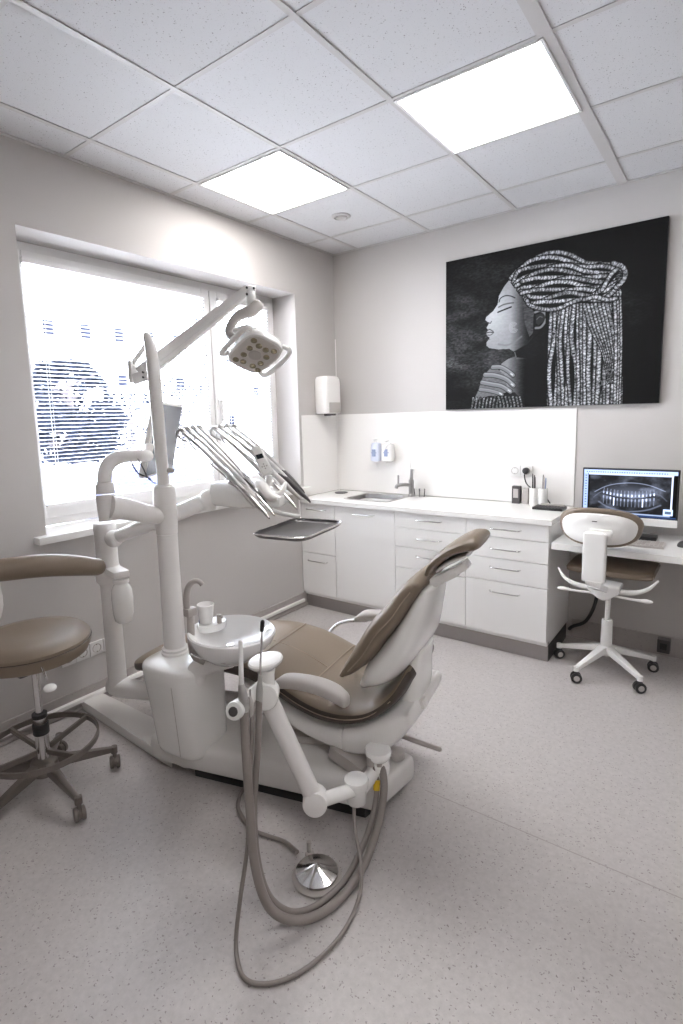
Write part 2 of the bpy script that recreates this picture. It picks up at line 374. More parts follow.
# ================================================================== OUTSIDE
GZ = -1.3
b = BM(); add_box(b, (-60, -40, GZ-.2), (-T-.4, 60, GZ)); struct('ground', b, 'snow', 'pale ground outside')
def block(x0, x1, y0, y1, z1, label, rows, cols, skip):
    t = thing('apartment_building', label, 'building', ((x0+x1)/2, (y0+y1)/2, GZ))
    b = BM(); add_box(b, (x0, y0, GZ), (x1, y1, z1)); obj('wall', b, 'facade', t)
    b = BM(); add_box(b, (x0-.2, y0-.3, z1), (x1+.3, y1+.3, z1+.3)); obj('roof', b, 'facade', t)
    for r in range(rows):
        for c_ in range(cols):
            yy = y0+(y1-y0)*(c_+.5)/cols; zz = .9+2.7*r
            if zz+1.2 > z1 or (r*5+c_*3) % skip == 0: continue
            b = BM(); add_box(b, (x1-.02, yy-.3, zz), (x1+.05, yy+.3, zz+.85)); obj('window', b, 'facade_dark', t)
            b = BM(); add_box(b, (x1-.02, yy-.42, zz-.12), (x1+.16, yy+.42, zz-.04)); obj('window_sill', b, 'arm_grey', t)
block(-38, -28, 8.5, 21.5, 12, 'pale overexposed apartment block seen through the left window sash', 4, 6, 3)
block(-42, -33, 25, 44, 14, 'pale apartment block seen through the right window sash', 4, 6, 2)
def tree(x, y, z0, z1, rad, label, n, hole):
    t = thing('tree', label, 'tree', (x, y, GZ), group='dark trees outside the window'); rnd = random.Random(int(z1*100)); hh = z1-z0
    b = BM(); add_tube(b, [(x, y, GZ), (x+.05, y+.05, z0+hh*.3), (x, y, z1-.2)], [.10, .07, .02], 8, 3)
    for i in range(26):
        z = z0+hh*.8*rnd.random(); a = rnd.random()*2*PI; r = rad*rnd.uniform(.4, .9)
        add_tube(b, [(x, y, z), (x+r*.5*math.cos(a), y+r*.5*math.sin(a), z+r*.2), (x+r*math.cos(a), y+r*math.sin(a), z+r*.35)], [.03, .018, .006], 5)
    obj('trunk', b, 'bark', t)
    b = BM()
    for i in range(n):
        a = rnd.random()*2*PI; q = rnd.random()**.5; zz = rnd.random(); r = rad*q*(1.12-1.0*abs(zz-.42)**1.4*1.5)
        p = V((x+r*math.cos(a), y+r*math.sin(a), z0+hh*zz)); s_ = rnd.uniform(.03, .085)
        if noise.noise(p*1.7) < hole: continue
        d1 = V((rnd.gauss(0, 1), rnd.gauss(0, 1), rnd.gauss(0, 1))).normalized(); d2 = d1.orthogonal().normalized()
        vs = [b.verts.new(p+q_) for q_ in (-d1*s_, d2*s_*.5, d1*s_, -d2*s_*.5)]; b.faces.new(vs)
    obj('foliage', b, 'leaf', t)
def px_tree(u, vt, vb, x, rad, label, n, hole):
    a, c_ = on(u, vt, 'x', x), on(u, vb, 'x', x); tree(x, a.y, c_.z, a.z, rad, label, n, hole)
px_tree(64, 362, 462, -8, 1.0, 'dark bushy tree outside at the left of the window', 12500, -.03)
px_tree(128, 392, 452, -14, 1.5, 'thin tree outside in the middle of the left window sash', 3000, .02)
px_tree(178, 378, 450, -15, 1.1, 'thin paler tree outside just right of the mast', 2200, .0)
px_tree(258, 318, 440, -17, 1.6, 'faint tree outside behind the right window sash', 2600, .05)
cy0 = on(72, 480, 'x', -10.5).y; cz = .15
t = thing('parked_car', 'blue car parked outside, low in the window', 'car', (-10.5, cy0+2, GZ))
b = BM(); fb_loft(b, [(0, cz-.8), (.3, cz-.45), (1.1, cz-.35), (1.6, cz+.1), (3, cz+.1), (3.6, cz-.35), (4.2, cz-.45)], [(0, cz-1.2), (.3, cz-1.2), (1.1, cz-1.2), (1.6, cz-1.2), (3, cz-1.2), (3.6, cz-1.2), (4.2, cz-1.15)], [.7, .8, .85, .75, .75, .85, .8])
b.transform(Matrix.Translation((-10.5, cy0, 0)) @ Matrix.Rotation(PI/2, 4, 'Z')); obj('body', b, 'car', t)
for yy in (.8, 3.4):
    for sx in (-.75, .6): b = BM(); add_cyl(b, (-10.5+sx, cy0+yy, cz-1.15), (-10.5+sx+.15, cy0+yy, cz-1.15), .3); obj('wheel', b, 'black', t)

# ================================================================== CABINETS
CF_, CT, CB = -.51, .858, .125     # front plane, top, front bottom
def handle(cx, z, parent, L=.17):
    b = BM(); y = CF_-.0; w = L/2
    add_tube(b, spline([(cx-w, y+.002, z), (cx-w+.003, y-.016, z), (cx-w+.025, y-.026, z), (cx, y-.027, z), (cx+w-.025, y-.026, z), (cx+w-.003, y-.016, z), (cx+w, y+.002, z)], 4), .0042, 8)
    obj('handle', b, 'chrome', parent)
def cabinet(x0, x1, splits, kind, label):
    t = thing('base_cabinet', label, 'cabinet', ((x0+x1)/2, -.25, 0))
    b = BM(); add_box(b, (x0+.001, CF_+.02, .1), (x1-.001, -.002, CT-.032)); obj('body', b, 'lam', t)
    b = BM(); add_box(b, (x0, -.468, 0), (x1, -.45, .118)); obj('kickboard', b, 'kick', t)
    g = .0018
    for i, (z0, z1, nm, hz) in enumerate(splits):
        b = BM(); add_box(b, (x0+g, CF_, z0+g), (x1-g, CF_+.019, z1-g), .0012, 1); d = obj(nm, b, 'lam', t)
        if hz: handle((x0+x1)/2 if kind != 'first' else x0+.155, hz, d, .18)
    return t
cabinet(.004, .325, [(.442, CT-.032, 'door', .782), (CB, .442, 'drawer', .385)], 'first', 'narrow white base cabinet against the window wall, left of the sink')
cabinet(.325, .828, [(CB, CT-.032, 'door', .779)], 'door', 'white base cabinet with one full-height door under the sink')
cabinet(.828, 1.333, [(.718, CT-.032, 'drawer', .782), (.587, .718, 'drawer', .657), (.443, .587, 'drawer', .537), (CB, .443, 'drawer', .39)], 'dr', 'white four-drawer base cabinet behind the dental chair headrest')
last = cabinet(1.333, 1.826, [(.724, CT-.032, 'drawer', .778), (.595, .724, 'drawer', .657), (.45, .595, 'drawer', .541), (CB, .45, 'drawer', .391)], 'dr', 'white four-drawer base cabinet at the right end beside the desk')
b = BM(); add_box(b, (1.8265, -.468, 0), (1.828, -.05, .1)); obj('side_plinth', b, 'darkgrey', last)
# worktop with a hole for the sink
t = thing('worktop', 'long glossy white worktop running over the cabinets', 'worktop', (.9, -.25, CT-.032))
sx0, sx1, sy0, sy1 = .312, .712, -.40, -.05
b = BM(); x0, x1, y0, y1, z0, z1 = .002, 1.842, -.528, -.0065, CT-.03, CT
for lo, hi in (((x0, y0, z0), (sx0+.015, y1, z1)), ((sx1-.015, y0, z0), (x1, y1, z1)), ((sx0+.015, y0, z0), (sx1-.015, sy0+.015, z1)), ((sx0+.015, sy1-.015, z0), (sx1-.015, y1, z1))): add_box(b, lo, hi)
obj('slab', b, 'top', t)
b = BM(); add_box(b, (x0, y0-.002, z0-.0005), (x1+.002, y0, z1), .0008, 1); obj('edge_band', b, 'top', t)
# sink
t = thing('sink', 'square stainless steel sink set into the worktop', 'sink', (.51, -.22, CT))
b = BM()
R = [rrect((sx0+sx1)/2, (sy0+sy1)/2, (sx1-sx0)/2, (sy1-sy0)/2, .2, 48)]
def rr3(poly, z): return [V((x, y, z)) for x, y in poly]
cxs, cys, hx, hy_ = .512, -.225, .2, .175
prof = [(1, .0008), (1, .0035), (.93, .0045), (.90, .003), (.87, -.02), (.85, -.13), (.78, -.15), (.1, -.155)]
loft(b, [rr3(rrect(cxs, cys-(.015 if s_ < .93 else 0), hx*s_, hy_*(s_ if s_ > .92 else s_*.93), .2, 48), CT+z) for s_, z in prof], cap=False)
obj('bowl', b, 'sink_steel', t)
b = BM(); add_lathe(b, [(.035, 0), (.03, .004), (.001, .002)], (cxs, cys, CT-.153)); obj('drain', b, 'chrome', t)
b = BM(); add_cyl(b, (cxs+.13, sy1-.05, CT-.04), (cxs+.13, sy1-.062, CT-.04), .014); obj('overflow', b, 'black', t)
# tap on the rear right deck of the sink
t = thing('mixer_tap', 'chrome single-lever mixer tap behind the sink', 'tap', (.722, -.075, CT))
tx, ty = .722, -.075
b = BM(); add_lathe(b, [(.026, 0), (.024, .012), (.020, .016), (.020, .115), (.017, .125)], (tx, ty, CT+.0035)); obj('tap_body', b, 'sink_steel', t)
b = BM(); add_tube(b, [(tx, ty-.003, CT+.085), (tx-.035, ty-.035, CT+.092), (tx-.075, ty-.075, CT+.088), (tx-.082, ty-.082, CT+.066)], .013, 12, 5); obj('spout', b, 'sink_steel', t)
b = BM(); add_bar(b, (tx, ty, CT+.12), (tx+.004, ty+.003, CT+.205), .026, .016, bev=.004); obj('lever', b, 'sink_steel', t)
b = BM(); add_bar(b, (tx-.07, ty-.07, CT+.09), (tx-.07, ty-.07, CT+.165), .012, .010, bev=.003); obj('spray_pin', b, 'sink_steel', t)
# plug disc
p = on(342, 492.7, 'z', CT); b = BM(); add_lathe(b, [(.052, 0), (.052, .005), (.045, .007), (.001, .007)], (p.x+.0, p.y-.01, CT+.0005)); tag(obj('round_lid', b, 'darkgrey'), 'small dark round lid lying on the worktop left of the sink', 'lid')
# tumblers
for i, (u, v) in enumerate(((424, 494.5), (430, 494.5))):
    p = on(u, v, 'z', CT); b = BM(); add_lathe(b, [(.018, 0), (.020, .002), (.024, .06), (.0225, .06), (.0185, .006), (.001, .005)], (p.x, -.055, CT), n=20, cap=False)
    tag(obj('tumbler', b, 'clear'), ['clear little tumbler beside the tap, left one of the two', 'clear little tumbler beside the tap, right one of the two'][i], 'glass', 'clear tumblers by the tap')
# soap / glove things on splash
def wall_soap(u0, u1, v0, v1, col, label, name):
    a = on(u0, v1, 'y', -.05); c_ = on(u1, v0, 'y', -.05)
    t = thing(name, label, 'dispenser', ((a.x+c_.x)/2, -.03, a.z), group='dispensers on the splash panel')
    b = BM(); fb_loft(b, [(a.x-.0, a.z+.0), (a.x, (a.z+c_.z)/2), (a.x+.004, c_.z-.012)], [(c_.x, a.z), (c_.x, (a.z+c_.z)/2), (c_.x-.004, c_.z-.012)], [.03, .032, .026], t0=-.04, p=.45, ends=(.3, .35)); obj('bottle', b, col, t)
    b = BM(); mx_ = (a.x+c_.x)/2; add_box(b, (mx_-.016, -.078, a.z+.03), (mx_+.014, -.0715, a.z+.085), .002, 1); add_box(b, (mx_-.022, -.077, a.z+.055), (mx_+.022, -.0712, a.z+.062)); obj('label_mark', b, 'blue', t)
    b = BM(); add_tube(b, [(mx_, -.045, c_.z-.01), (mx_, -.045, c_.z+.018)], .006, 8); add_bar(b, (mx_, -.03, c_.z+.02), (mx_, -.09, c_.z+.016), .016, .008, bev=.002); obj('pump', b, 'plastic_bright', t)
wall_soap(371.5, 379.5, 442.5, 460, 'paleblue', 'pale blue soap bottle hung on the splash panel, left of the pair', 'soap_dispenser')
wall_soap(382, 393, 444, 460, 'plastic_bright', 'white dispenser bottle hung on the splash panel, right of the pair', 'soap_dispenser')
b = BM(); P1 = [on(u, v, 'y', yy) for u, v, yy in ((386, 462, -.06), (384, 452, -.07), (388, 444, -.09), (396, 442, -.1), (404, 448, -.09), (409, 459, -.075), (410.5, 470, -.06))]
P1.append(P1[-1]+V((0, .055, -.004)))
add_tube(b, P1, .006, 10, 5, True); tag(obj('shower_hose', b, 'plastic_bright'), 'white curved hose arching over the sink in front of the splash panel', 'hose')
# paper towel dispenser on the corner, window wall
t = thing('towel_dispenser', 'white paper towel dispenser mounted in the corner above the worktop', 'towel dispenser', (.06, -.19, 1.47))
b = BM(); dx0, dx1, dy0, dy1, dz0, dz1 = .001, .13, -.30, -.10, 1.49, 1.775
loft(b, [rr3([(max(.001, x), y) for x, y in rrect(.062, -.20, .068*s_, .10*s_, .45, 40)], z) for z, s_ in ((1.49, .88), (1.495, .95), (1.55, 1), (1.72, 1), (1.755, .96), (1.772, .85), (1.778, .6))]); obj('cover', b, 'plastic', t)
b = BM(); add_box(b, (.125, -.27, 1.495), (.1335, -.125, 1.575), .004); obj('window_strip', b, 'arm_grey', t)
b = BM(); add_bar(b, (.075, -.24, 1.482), (.075, -.15, 1.482), .05, .02, bev=.004); obj('outlet_lip', b, 'darkgrey', t)
b = BM(); add_box(b, (.06, -.22, 1.462), (.11, -.16, 1.474), .002, 1); obj('paper_end', b, 'cup', t)
# thin pipe above dispenser
b = BM(); add_tube(b, [(.012, -.012, CT), (.012, -.012, 2.08)], .004, 8); tag(obj('wire_conduit', b, 'plastic'), 'thin white vertical conduit running up the room corner behind the towel dispenser', 'conduit')

# wall sockets
def socket(c, nrm, up, label, group, plug=False, name='wall_socket'):
    c, nrm, up = V(c), V(nrm), V(up); x = up.cross(nrm)
    t = thing(name, label, 'socket', c, group=group)
    b = BM(); add_bar(b, c+nrm*.0005, c+nrm*.012, .073, .073, up=up, bev=.003); obj('faceplate', b, 'socket', t)
    b = BM(); add_lathe(b, [(.024, .0), (.0235, .003), (.020, .002), (.019, -.0015), (.001, -.0015)], c+nrm*.0108, nrm, n=28); obj('recess_ring', b, 'plastic_grey', t)
    b = BM()
    for s_ in (-1, 1): add_cyl(b, c+nrm*.009+x*.0095*s_, c+nrm*.0108+x*.0095*s_, .0034, 10); add_box(b, c+nrm*.0108+up*.018*s_-V((.002, .002, .002)), c+nrm*.0112+up*.018*s_+V((.002, .002, .002)))
    obj('contacts', b, 'black', t); return t
socket((1.468, -.0065, 1.074), (0, -1, 0), (0, 0, 1), 'free white wall socket on the splash panel, left of the plugged one', 'sockets on the splash panel')
socket((1.545, -.0065, 1.074), (0, -1, 0), (0, 0, 1), 'white wall socket with a black plug in it', 'sockets on the splash panel')
t = thing('power_plug', 'black plug with its cord hanging into the wall socket', 'plug', (1.545, -.02, 1.074))
b = BM(); add_cyl(b, (1.545, -.0185, 1.078), (1.545, -.05, 1.078), .021, bev=.006); obj('plug_body', b, 'black', t)
b = BM(); add_tube(b, [(1.545, -.045, 1.078), (1.545, -.06, 1.04), (1.56, -.05, .99), (1.60, -.035, .955), (1.66, -.025, .92), (1.70, -.02, .87)], .0042, 8, 6); obj('cord', b, 'black', t)
for i, yy in enumerate((-2.375, -2.299, -2.223, -2.147)):
    socket((0, yy, .296), (1, 0, 0), (0, 0, 1), ['white socket low on the window wall, hidden side of the row beside the stool seat', 'second white socket from the left in the low row on the window wall', 'third white socket from the left in the low row on the window wall', 'white socket at the right end of the low row, beside the white post'][i], 'low sockets on the window wall')

# ================================================================== things on the worktop
def ong(u, v): return on(u, v, 'z', CT)
b = BM(); add_box(b, (1.462, -.055, CT+.0005), (1.515, -.02, CT+.118), .002, 1); add_box(b, (1.472, -.0575, CT+.04), (1.505, -.0545, CT+.10), .001, 1, mi=1); tag(obj('black_box', b, ['darkgrey', 'carcass']), 'small dark upright box with a grey window below the sockets', 'box')
b = BM(); add_box(b, (1.530, -.05, CT+.0005), (1.566, -.02, CT+.105), .003); tag(obj('charger_box', b, 'arm_grey'), 'small pale grey upright box between the dark box and pen pots', 'box')
for i, px in enumerate((1.612, 1.668)):
    t = thing('pen_pot', ['white pen pot holding black pens, nearer the sockets', 'white pen pot with grey pens, nearer the calculator'][i], 'pen pot', (px, -.075, CT), group='white pen pots on the worktop')
    b = BM(); add_lathe(b, [(.026, 0), (.029, .004), (.028, .115), (.024, .115), (.024, .01), (.001, .01)], (px, -.075, CT+.0005), cap=False); obj('pot', b, 'plastic_bright', t)
for i, (dx, dy, hgt, m_) in enumerate(((-.008, .002, .19, 'black'), (.007, -.004, .17, 'darkgrey'), (.0, .008, .18, 'black'), (.05, .0, .185, 'darkgrey'), (.062, .006, .165, 'blue'), (.055, -.008, .175, 'plastic_grey'))):
    b = BM(); px, py = 1.612+dx, -.075+dy; add_tube(b, [(px, py, CT+.016), (px+dx*.15-.002, py+dy*.2, CT+.016+hgt-.02), (px+dx*.15-.002, py+dy*.2, CT+.016+hgt)], [.0045, .0045, .003], 8, round_ends=True)
    tag(obj('pen', b, m_), ['black pen at the left of the nearer pot', 'dark grey pen at the front of the left pot', 'black pen at the back of the left pot', 'dark grey pen in the right pot', 'blue-capped pen in the right pot', 'grey pen at the front of the right pot'][i], 'pen', 'pens in the white pots')
t = thing('desk_calculator', 'dark desk keypad lying at the right end of the worktop', 'calculator', (1.73, -.17, CT), -.05)
b = BM(); add_box(b, (1.645, -.225, CT+.0005), (1.822, -.105, CT+.016), .004); obj('case', b, 'black', t)
b = BM()
for i in range(8):
    for j in range(4): add_box(b, (1.67+i*.0185, -.22+j*.019, CT+.016), (1.684+i*.0185, -.206+j*.019, CT+.020), .001, 1)
obj('keys', b, 'darkgrey', t)
b = BM(); add_box(b, (1.67, -.10-.035, CT+.016), (1.812, -.11, CT+.026), .002, 1); obj('display', b, 'arm_grey', t)
# ================================================================== PAINTING
def canvas(w, h, bg=0.): return np.full((h, w), bg, float)
class Painter:
    def __init__(s, W_, H_, tf): s.a = np.zeros((H_, W_)); s.W, s.H, s.tf = W_, H_, tf; s.rng = np.random.RandomState(3)
    def pts(s, P): return np.array([s.tf(*p) for p in P])
    def poly(s, P, lum, soft=0):
        P = s.pts(P); yy, xx = np.mgrid[0:s.H, 0:s.W]; ins = np.zeros((s.H, s.W), bool); n = len(P)
        for i in range(n):
            x1, y1 = P[i]; x2, y2 = P[(i+1) % n]
            if y1 == y2: continue
            c = ((y1 > yy) != (y2 > yy)) & (xx < (x2-x1)*(yy-y1)/(y2-y1)+x1); ins ^= c
        if callable(lum): s.a = np.where(ins, lum(xx, yy), s.a)
        else: s.a = np.where(ins, lum, s.a)
        return ins
    def dist(s, P, r):
        x0, x1 = int(max(0, P[:, 0].min()-r-2)), int(min(s.W, P[:, 0].max()+r+3)); y0, y1 = int(max(0, P[:, 1].min()-r-2)), int(min(s.H, P[:, 1].max()+r+3))
        if x1 <= x0 or y1 <= y0: return None
        yy, xx = np.mgrid[y0:y1, x0:x1]; D = np.full(xx.shape, 1e9); T_ = np.zeros(xx.shape); L = 0.
        for (ax, ay), (bx, by) in zip(P[:-1], P[1:]):
            dx, dy = bx-ax, by-ay; l = math.hypot(dx, dy) or 1e-6
            t = np.clip(((xx-ax)*dx+(yy-ay)*dy)/(l*l), 0, 1); d = np.hypot(xx-ax-t*dx, yy-ay-t*dy)
            m_ = d < D; D = np.where(m_, d, D); T_ = np.where(m_, L+t*l, T_); L += l
        return (x0, x1, y0, y1, D, T_)
    def stroke(s, P, r, lum, rope=False, k=6, edge=.05, soft=.6, seed=0):
        Q = spline([V((p[0], p[1], 0)) for p in P], k) if len(P) > 2 else [V((p[0], p[1], 0)) for p in P]
        Q = s.pts([(q.x, q.y) for q in Q]); g = s.dist(Q, r)
        if g is None: return
        x0, x1, y0, y1, D, T_ = g; sub = s.a[y0:y1, x0:x1]
        if rope:
            q = D/r; nz = s.nz[y0:y1, x0:x1]; tw = np.clip(np.sin(T_*.75+seed*3.1+q*1.6+9*nz)*.9+.5, 0, 1); rn = s.rng.rand(*D.shape)
            col = lum*(1-.90*q**2)*(.62+.48*tw)*(.35+1.0*nz)*(.6+.95*rn); col = np.where(q > .76, edge, col)
            s.a[y0:y1, x0:x1] = np.where(q < 1.12, np.where(q < 1, col, edge*.7), sub)
        else:
            al = np.clip((r-D)/soft, 0, 1); s.a[y0:y1, x0:x1] = sub*(1-al)+lum*al
def fbm(W_, H_, sx, sy, seed, oct_=4):
    r = np.random.RandomState(seed); out = np.zeros((H_, W_)); amp = 1; tot = 0
    for o in range(oct_):
        gx, gy = int(sx*2**o)+2, int(sy*2**o)+2; g = r.rand(gy, gx)
        x = np.linspace(0, gx-1.001, W_); y = np.linspace(0, gy-1.001, H_); xi, yi = x.astype(int), y.astype(int); fx, fy = x-xi, (y-yi)[:, None]
        fx = fx*fx*(3-2*fx); fy = fy*fy*(3-2*fy)
        out += amp*((g[yi][:, xi]*(1-fx)+g[yi][:, xi+1]*fx)*(1-fy)+(g[yi+1][:, xi]*(1-fx)+g[yi+1][:, xi+1]*fx)*fy); tot += amp; amp *= .55
    return out/tot
PX0, PX1, PZ0, PZ1, PYF = .9761, 2.2738, 1.4908, 2.4926, -.03
GW, GH = 560, 432
def A_(ax, ay):
    p = on(470+ax/5.254, 230+ay/5.254, 'y', PYF); return ((p.x-PX0)/(PX1-PX0)*(GW-1), (p.z-PZ0)/(PZ1-PZ0)*(GH-1))
pt = Painter(GW, GH, A_); pt.nz = fbm(GW, GH, 70, 54, 9, 3)
yy, xx = np.mgrid[0:GH, 0:GW]; u_, v_ = xx/GW, yy/GH
bgn = fbm(GW, GH, 5, 9, 4, 5); fine = fbm(GW, GH, 90, 160, 5, 2)
glow = np.exp(-(((u_-.14)/.26)**2+((v_-.42)/.38)**2))*.30+np.exp(-(((u_-.86)/.10)**2+((v_-.52)/.18)**2))*.16+.03+np.exp(-(((u_-.3)/.3)**2+((v_-.9)/.15)**2))*.07
pt.a = glow*(.15+1.7*bgn**1.8)*(.4+1.1*fine)-.02
def facel(x_, y_):
    ax = (x_/GW); ay = y_/GH
    return .60+.14*np.sin(ax*12+1)*0+.22*np.exp(-(((ax-.25)/.09)**2+((ay-.62)/.16)**2))-.55*np.clip((ax-.345)/.09, 0, 1)+.07*(fine-.5)
face = [(215, 250), (178, 298), (152, 345), (145, 390), (122, 425), (84, 458), (80, 474), (100, 488), (94, 500), (86, 514), (96, 527), (84, 540), (90, 556), (104, 566), (96, 578), (86, 590), (86, 608), (100, 620), (150, 628), (205, 624), (232, 640), (240, 668), (244, 678), (310, 676), (400, 640), (400, 420), (330, 420), (290, 370), (268, 320), (262, 280)]
sh = [(240, 664), (200, 678), (165, 702), (150, 760), (200, 850), (250, 870), (300, 936), (400, 936), (400, 640), (300, 660)]
pt.poly(sh, lambda x_, y_: .56+.1*(fine-.5)-.55*np.clip((x_/GW-.335)/.09, 0, 1))
pt.poly(face, facel)
# jaw and neck shadow
pt.stroke([(232, 640), (262, 622), (300, 596), (330, 560)], 2.2, .12, soft=2)
pt.poly([(236, 640), (300, 600), (340, 560), (400, 500), (400, 640), (310, 676), (244, 670)], lambda x_, y_: .30-.27*np.clip((x_/GW-.29)/.10, 0, 1)+.12*(fine-.5))
pt.poly([(262, 285), (300, 380), (335, 430), (330, 540), (312, 560), (290, 500), (275, 400)], lambda x_, y_: .26+.2*(fine-.5))
# eye, brow, nose, lips
pt.stroke([(152, 378), (160, 358), (185, 345), (212, 346), (236, 356)], 2.0, .08, soft=1.6)
pt.stroke([(146, 432), (165, 424), (190, 414), (216, 404)], 2.6, .04, soft=1.6)
pt.stroke([(150, 405), (175, 392), (205, 385), (228, 382)], 3.0, .3, soft=3)
pt.stroke([(160, 412), (190, 398), (214, 392)], 2.6, .72, soft=2)
pt.stroke([(96, 486), (106, 490), (112, 480)], 1.6, .10, soft=1.2)
pt.stroke([(86, 541), (104, 537), (124, 540)], 1.7, .08, soft=1.2)
pt.stroke([(92, 527), (104, 523), (122, 534)], 2.2, .30, soft=1.6); pt.stroke([(92, 552), (106, 552), (118, 545)], 2.0, .36, soft=1.6)
pt.stroke([(90, 574), (104, 574)], 1.6, .28, soft=1.6)
for r_ in (6, 11, 17, 23):
    pt.stroke([(228+r_*math.cos(a)*1.0, 512+r_*1.2*math.sin(a)) for a in np.linspace(.4, 5.6, 9)], 1.0, .78, soft=1)
pt.stroke([(150, 600), (190, 606), (230, 590), (270, 560)], 4, .50, soft=5)
# ear
pt.stroke([(342, 432), (372, 424), (398, 446), (396, 478), (372, 510), (345, 515)], 4.0, .5, soft=2)
pt.poly([(346, 446), (376, 436), (390, 452), (386, 480), (360, 500), (346, 490)], .16)
pt.stroke([(350, 470), (366, 455), (380, 458)], 1.6, .42, soft=1.5)
# hand on the shoulder
pt.poly([(118, 712), (68, 770), (40, 850), (18, 900), (120, 880), (200, 850), (180, 760)], lambda x_, y_: .45+.15*(fine-.5))
for P_, w in (([(118, 722), (160, 722), (196, 740), (226, 764)], 6.3), ([(78, 762), (130, 765), (188, 784), (228, 818)], 6.8), ([(62, 802), (115, 812), (165, 822), (212, 850)], 6.6), ([(52, 840), (100, 846), (140, 856), (168, 866)], 5.4)):
    pt.stroke(P_, w*1.15, .05, soft=1); pt.stroke(P_, w, .52, soft=2); pt.stroke([(x_, y_-7) for x_, y_ in P_], w*.5, .66, soft=3)
    e = P_[-1]; pt.stroke([(e[0]-12, e[1]-8), (e[0]-2, e[1]-1)], 2, .9, soft=1)
# knit sleeve
pt.poly([(0, 940), (4, 925), (24, 898), (100, 872), (180, 876), (232, 852), (262, 880), (296, 940)], .10)
for i in range(15):
    x0 = 6+i*19; pt.stroke([(x0, 945), (x0+6-(i*.6), 915), (x0+(10 if i < 8 else -10), 884-(i > 5)*6)], 3.6, .55, rope=True, seed=i, edge=.08)
# hanging dreadlocks
bk = [(396, 420), (560, 395), (700, 395), (780, 380), (800, 330), (800, 940), (396, 940)]
pt.poly(bk, .035)
rs = random.Random(5)
for i in range(20):
    f = i/19; xb = 408+f*378; xt = 430+f*330
    mid = (xt+xb)/2+rs.uniform(-8, 8)+(22*math.sin(f*PI*1.1) if f > .55 else -6)
    pt.stroke([(xt, 385-5*math.sin(f*5)), (mid+rs.uniform(-10, 10), 560), (xb+rs.uniform(-13, 13)+(14 if f > .6 else 0), 740), (xb+rs.uniform(-5, 5), 945)], 6.6 if i % 2 else 5.6, .80 if i % 3 else .66, rope=True, seed=i, edge=.03)
for i in range(7):
    f = i/6; pt.stroke([(600+f*120, 390), (640+f*110, 520), (700+f*70, 640+f*30), (735+f*45, 800)], 5.0, .72, rope=True, seed=30+i, edge=.03)
for i in range(3): pt.stroke([(788-i*14, 320), (792-i*12, 600), (784-i*12, 940)], 4.6, .78, rope=True, seed=50+i, edge=.04)
# crown of dreadlocks swept back
cap_ = [(208, 252), (246, 195), (320, 148), (430, 122), (530, 134), (600, 162), (690, 158), (770, 165), (815, 200), (812, 250), (790, 290), (700, 340), (680, 385), (560, 385), (450, 410), (350, 425), (300, 385), (285, 330), (262, 285)]
pt.poly(cap_, .05)
tops = [(212, 252), (250, 192), (325, 148), (430, 124), (530, 138), (610, 168), (720, 165), (800, 200)]
bots = [(300, 372), (322, 405), (380, 412), (450, 402), (530, 378), (600, 372), (700, 375), (780, 300)]
for i in range(13):
    f = i/12; P_ = []
    for k_, (a, c_) in enumerate(zip(tops, bots)):
        w = 12*math.sin(k_*1.3+i*1.9) if 0 < k_ < 7 else 0
        P_.append((a[0]*(1-f)+c_[0]*f+w*.6, a[1]*(1-f)+c_[1]*f+w))
    if 0 < i < 12 and i % 2: P_ = P_[(i % 4 == 1)*1:]
    pt.stroke(P_, 6.4, .84 if i % 2 else .68, rope=True, seed=70+i, edge=.03)
for i in range(5): pt.stroke([(640+i*14, 345-i*8), (700+i*10, 300-i*16), (760+i*6, 230-i*8), (790+i*3, 190+i*6)], 5.8, .8, rope=True, seed=90+i, edge=.03)
pt.stroke([(752, 172), (800, 190), (818, 225), (806, 265), (770, 300)], 6.5, .86, rope=True, seed=99, edge=.03)
pt.stroke([(600, 365), (660, 352), (720, 366), (770, 358)], 6, .8, rope=True, seed=101, edge=.03)
for (cx_, cy_) in ((440, 545), (545, 650), (683, 805), (742, 505), (735, 745), (575, 885)):
    pt.stroke([(cx_+11*math.cos(a), cy_+14*math.sin(a)) for a in np.linspace(0, 6.28, 9)], 1.8, .45, soft=1.5); pt.stroke([(cx_-4, cy_), (cx_+4, cy_)], 2.4, .03, soft=1)
lum = np.clip(pt.a*.86, .03, .85)
def paint_sheet(lum_rgb, x0, x1, z0, z1, y, name, m, parent, flip=False):
    h_, w_ = lum_rgb.shape[:2]; X, Z = np.meshgrid(np.linspace(x0, x1, w_), np.linspace(z0, z1, h_))
    co = np.stack([X.ravel(), np.full(X.size, y), Z.ravel()], 1)
    inv = wmat(parent).inverted(); co = co + np.array(inv.translation)
    idx = np.arange(w_*h_).reshape(h_, w_); q = np.stack([idx[:-1, :-1].ravel(), idx[:-1, 1:].ravel(), idx[1:, 1:].ravel(), idx[1:, :-1].ravel()], 1)
    me = bpy.data.meshes.new(name); me.from_pydata(co.tolist(), [], q.tolist())
    ca = me.color_attributes.new('paint', 'FLOAT_COLOR', 'POINT'); rgba = np.ones((w_*h_, 4)); rgba[:, :3] = lum_rgb.reshape(-1, 3); ca.data.foreach_set('color', rgba.ravel())
    me.materials.append(m); o = bpy.data.objects.new(name, me); COL.objects.link(o); o.parent = parent; return o
lin = np.where(lum <= .04045, lum/12.92, ((lum+.055)/1.055)**2.4)
rgb = np.stack([lin*.97, lin*1.0, lin*1.06], 2)
t = thing('painting', 'large dark canvas painting of a woman in profile with long dreadlocks', 'painting', ((PX0+PX1)/2, -.015, PZ0))
b = BM(); add_box(b, (PX0, -.0292, PZ0), (PX1, -.001, PZ1), .001, 1); obj('stretcher', b, 'black', t)
